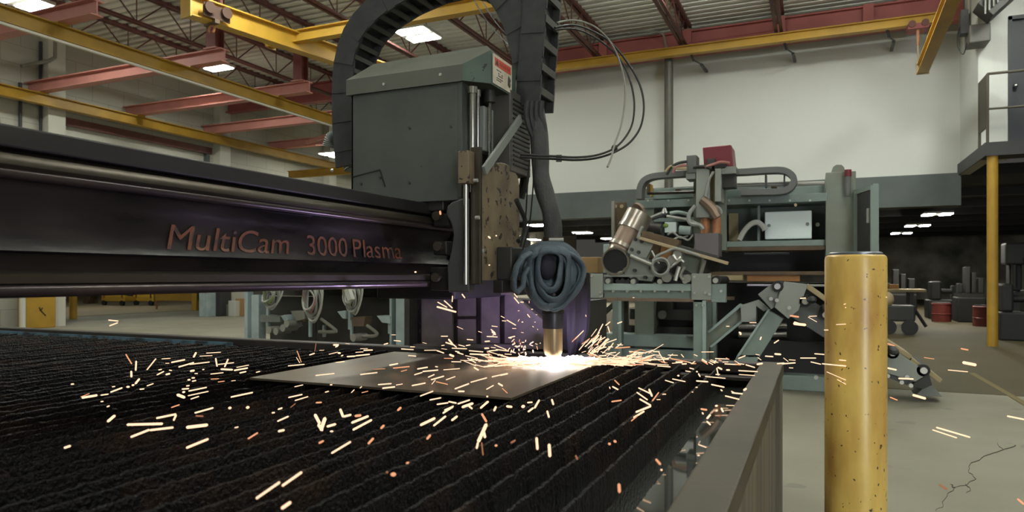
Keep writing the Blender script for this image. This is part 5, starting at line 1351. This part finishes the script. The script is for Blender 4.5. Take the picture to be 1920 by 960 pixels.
for ou, ov, sc_, txt in RAW:
    for tok in txt.split():
        md = 'spark_white'
        if tok[-1] == 'o': md = 'spark_orange'; tok = tok[:-1]
        elif tok[-1] == 'd': md = 'spark_dim'; tok = tok[:-1]
        x1, y1_, x2, y2_, w_ = map(float, tok.split(','))
        u1, v1, u2, v2, w_ = ou + x1/sc_, ov + y1_/sc_, ou + x2/sc_, ov + y2_/sc_, w_/sc_
        L_ = math.hypot(u2-u1, v2-v1)
        u, v = (u1+u2)/2, (v1+v2)/2
        # where in the place the spark flies
        if u > 1470: grp, d_ = 4, (2.0 if u < 1665 and u > 1535 and v > 470 else 2.5)
        elif v < 560 and u < 960: grp, d_ = 5, (2.55 if u < 860 else 2.45)
        elif v < 560 + (u-440)*.12 and u < 450: grp, d_ = 0, 4.6
        elif v < 648 and 780 < u < 1062: grp, d_ = 5, 2.75
        elif v < RIM_V(u) + 14: grp, d_ = (3 if u > 1062 else 2), 2.75
        else:
            zz = .772 if v < 800 else .80
            d_ = (zz - HC)/ray(u, v).z
            d_ = min(d_, 2.85)
            sheet = (u > 480 and v > 660 and v < 748 and v < 707 + (u-480)*.086 and v > 712 - (u-470)*.19 and u < 1120 and v < 752 - (u-950)*.38 + (0 if u > 950 else 200))
            if sheet: grp = 2
            elif u < 500: grp = 0
            elif u < 880 or (u < 1010 and v > 745): grp = 1
            else: grp = 3
        NEED.append((w_*max(L_, w_), u1, v1, u2, v2, w_, d_, md, grp))
NEED.sort(key=lambda t: -t[0])
ZONE = ['over the dark slats', 'over the dark slats', 'over the bare steel sheet', 'between the torch and the side rim', 'beyond the side rim near the bollard', 'in the air before the gantry end truck']
def spark_label(u, v, L_, w_, md, grp):
    if grp == 0: z = 'over the slats ' + ('at the far left edge' if u < 200 else 'in the upper left swarm' if v < 700 and u < 330 else 'in the swarm left of the sheet tip' if v < 735 else 'left of the picture middle, nearer the viewer')
    elif grp == 1: z = 'over the slats ' + ('just below the left tip of the sheet' if v < 770 and u < 640 else 'just below the front edge of the sheet' if v < 790 else 'near the bottom edge' if v > 850 else 'in front of the steel sheet')
    elif grp == 2: z = 'over ' + ('the far rim behind the sheet' if v < 655 else 'the left half of the steel sheet' if u < 760 else 'the middle of the steel sheet' if u < 900 else 'the steel sheet close to the arc')
    elif grp == 3: z = ('over the far rim right of the torch' if v < 668 else 'beside the upper end of the side rim' if u > 1330 else 'over the slats right of the sheet' if v < 760 else 'low over the near slats right of the sheet')
    elif grp == 4: z = ('in front of the yellow bollard' if 1550 < u < 1657 else 'between table corner and bollard' if u < 1550 else 'over the floor right of the bollard')
    else: z = ('beside the carriage and gantry beam' if v < 545 else 'before the left half of the end truck' if u < 900 else 'before the gusset left of the torch')
    sz_ = 'round' if L_ < 1.6*w_ else ('long' if L_ > 22 else 'short')
    cl_ = {'spark_white': 'white-hot', 'spark_orange': 'orange', 'spark_dim': 'dim red'}[md]
    sl = '' if sz_ == 'round' else ('' )
    return sz_ + ' ' + cl_ + ' spark ' + z
def capsule(m, a, b_, r):
    t = (b_-a); L_ = t.length; t = t.normalized() if L_ > 1e-6 else Vector((1,0,0))
    if L_ < 2*r: a, b_ = a - t*(r - L_/2), b_ + t*(r - L_/2); L_ = (b_-a).length
    up = Vector((0,0,1)) if abs(t.z) < .9 else Vector((1,0,0)); x = t.cross(up).normalized(); y = t.cross(x)
    R = []
    for f, q in ((0,.35),(min(.5, .7*r/L_),.92),(max(.5, 1-.7*r/L_),.92),(1,.35)):
        c = a.lerp(b_, f); R.append([m.bm.verts.new(c + (x*math.cos(k*math.pi/3) + y*math.sin(k*math.pi/3))*(r*q)) for k in range(6)])
    for j in range(3):
        for k in range(6): m.bm.faces.new((R[j][k], R[j][(k+1) % 6], R[j+1][(k+1) % 6], R[j+1][k]))
    m.bm.faces.new(R[0][::-1]); m.bm.faces.new(R[3])
def sp_ends(u1, v1, u2, v2, d_):
    return at(u1, v1, d=d_), at(u2, v2, d=d_)
for i, (sz, u1, v1, u2, v2, w_, d_, md, grp) in enumerate(NEED[:295]):
    a, b_ = sp_ends(u1, v1, u2, v2, d_); m = MB(); capsule(m, a, b_, max(.0010, .5*w_*d_/F*.82))
    o = m.build('spark', md, None, smooth=True); lb = spark_label((u1+u2)/2, (v1+v2)/2, math.hypot(u2-u1, v2-v1), w_, md, grp); tag(o, lb, 'spark', lb.replace('spark', 'sparks'))
# the uncountable spray thrown out around the arc
ARC = Vector((tx, ty, .752))
m = MB(); mo_ = MB()
for (sz, u1, v1, u2, v2, w_, d_, md, grp) in NEED[295:]:
    a, b_ = sp_ends(u1, v1, u2, v2, d_); capsule(m, a, b_, max(.0010, .5*w_*d_/F*.82))
rs = random.Random(5)
def spray(n, uc, vc, su, sv, lmin, lmax, ang, w0=1.2, w1=2.6, dj=.12):
    for _ in range(n):
        u = rs.gauss(uc, su); v = rs.gauss(vc, sv); L_ = rs.uniform(lmin, lmax)
        an = math.radians(rs.gauss(*ang)); dd = TD + rs.uniform(-dj, dj)
        if v > 700: v = 700 - rs.random()*10
        a = at(u, v, d=dd); b_ = at(u + L_*math.cos(an), v + L_*math.sin(an), d=dd)
        if min(a.z, b_.z) < .752: 
            k = .753 - min(a.z, b_.z); a.z += k; b_.z += k
        capsule(m if rs.random() < .72 else mo_, a, b_, .5*rs.uniform(w0, w1)*dd/F)
spray(70, 985, 684, 26, 6, 14, 46, (178, 9))
spray(60, 1085, 683, 32, 5, 14, 60, (2, 6))
spray(34, 920, 676, 42, 9, 6, 26, (10, 16))
spray(26, 985, 650, 16, 8, 4, 9, (60, 60), 1.2, 3.2)
spray(44, 1112, 655, 14, 11, 8, 26, (-38, 16))
spray(50, 1180, 672, 34, 8, 8, 34, (-8, 20))
spray(24, 1150, 690, 40, 4, 20, 60, (3, 4))
spray(30, 1330, 690, 60, 16, 4, 16, (12, 20), 1.2, 3.0, .05)
s1 = m.build('spark_spray', 'spark_white', None); tag(s1, 'dense white spray of tiny sparks thrown sideways by the arc', 'sparks', None, 'stuff')
s2 = mo_.build('spark_spray', 'spark_orange', None); tag(s2, 'sparse orange part of the tiny spark spray around the arc', 'sparks', None, 'stuff')
# arc core: molten pool and short flame, oversized to imitate the glow around it
ac = thing('plasma_arc', 'blinding white plasma arc where the torch meets the steel sheet', 'arc', (tx, ty, .752))
m = MB(); m.ball((tx, ty, .749), .050, .034, .011); m.build('core', 'arc', ac, smooth=True)
m = MB()
for k in range(150):
    an = rs.choice((0, math.pi)) + rs.gauss(0, .7); L_ = rs.uniform(.03, .19); h_ = rs.uniform(0, .024)
    dv = right*math.cos(an)*1.0 + fwd*math.sin(an)*.5
    capsule(m, Vector((tx,ty,.755)) , Vector((tx,ty,.754 + h_)) + dv*L_, rs.uniform(.002,.0055))
for k in range(60):
    an = rs.choice((0, math.pi)) + rs.gauss(0, .9); L_ = rs.uniform(.02, .10); h_ = rs.uniform(.004, .022)
    capsule(m, Vector((tx,ty,.756)), Vector((tx,ty,.754 + h_)) + (right*math.cos(an) + fwd*math.sin(an)*.4)*L_, rs.uniform(.004,.008))
m.build('flare', 'spark_hot', ac)

# ================================================================== LIGHT
pl = bpy.data.lights.new('arc_light', 'POINT'); pl.energy = ARC_W; pl.color = (.64,.50,1.0); pl.shadow_soft_size = .004
o = bpy.data.objects.new('arc_light', pl); C.objects.link(o); o.location = (tx, ty, .7655)
w = bpy.data.worlds.new('world'); SC.world = w; w.use_nodes = True
w.node_tree.nodes['Background'].inputs[0].default_value = (1.0,.98,.88,1); w.node_tree.nodes['Background'].inputs[1].default_value = WORLD
vs = SC.view_settings; SC.display_settings.display_device = 'sRGB'
vs.view_transform = 'Standard'; vs.look = 'None'; vs.gamma = 1; vs.exposure = EXPO; vs.use_curve_mapping = False
cy = SC.cycles; cy.max_bounces = 6; cy.diffuse_bounces = 3; cy.glossy_bounces = 3; cy.transmission_bounces = 2
cy.sample_clamp_indirect = 3.0; cy.use_denoising = True; cy.caustics_reflective = False; cy.caustics_refractive = False
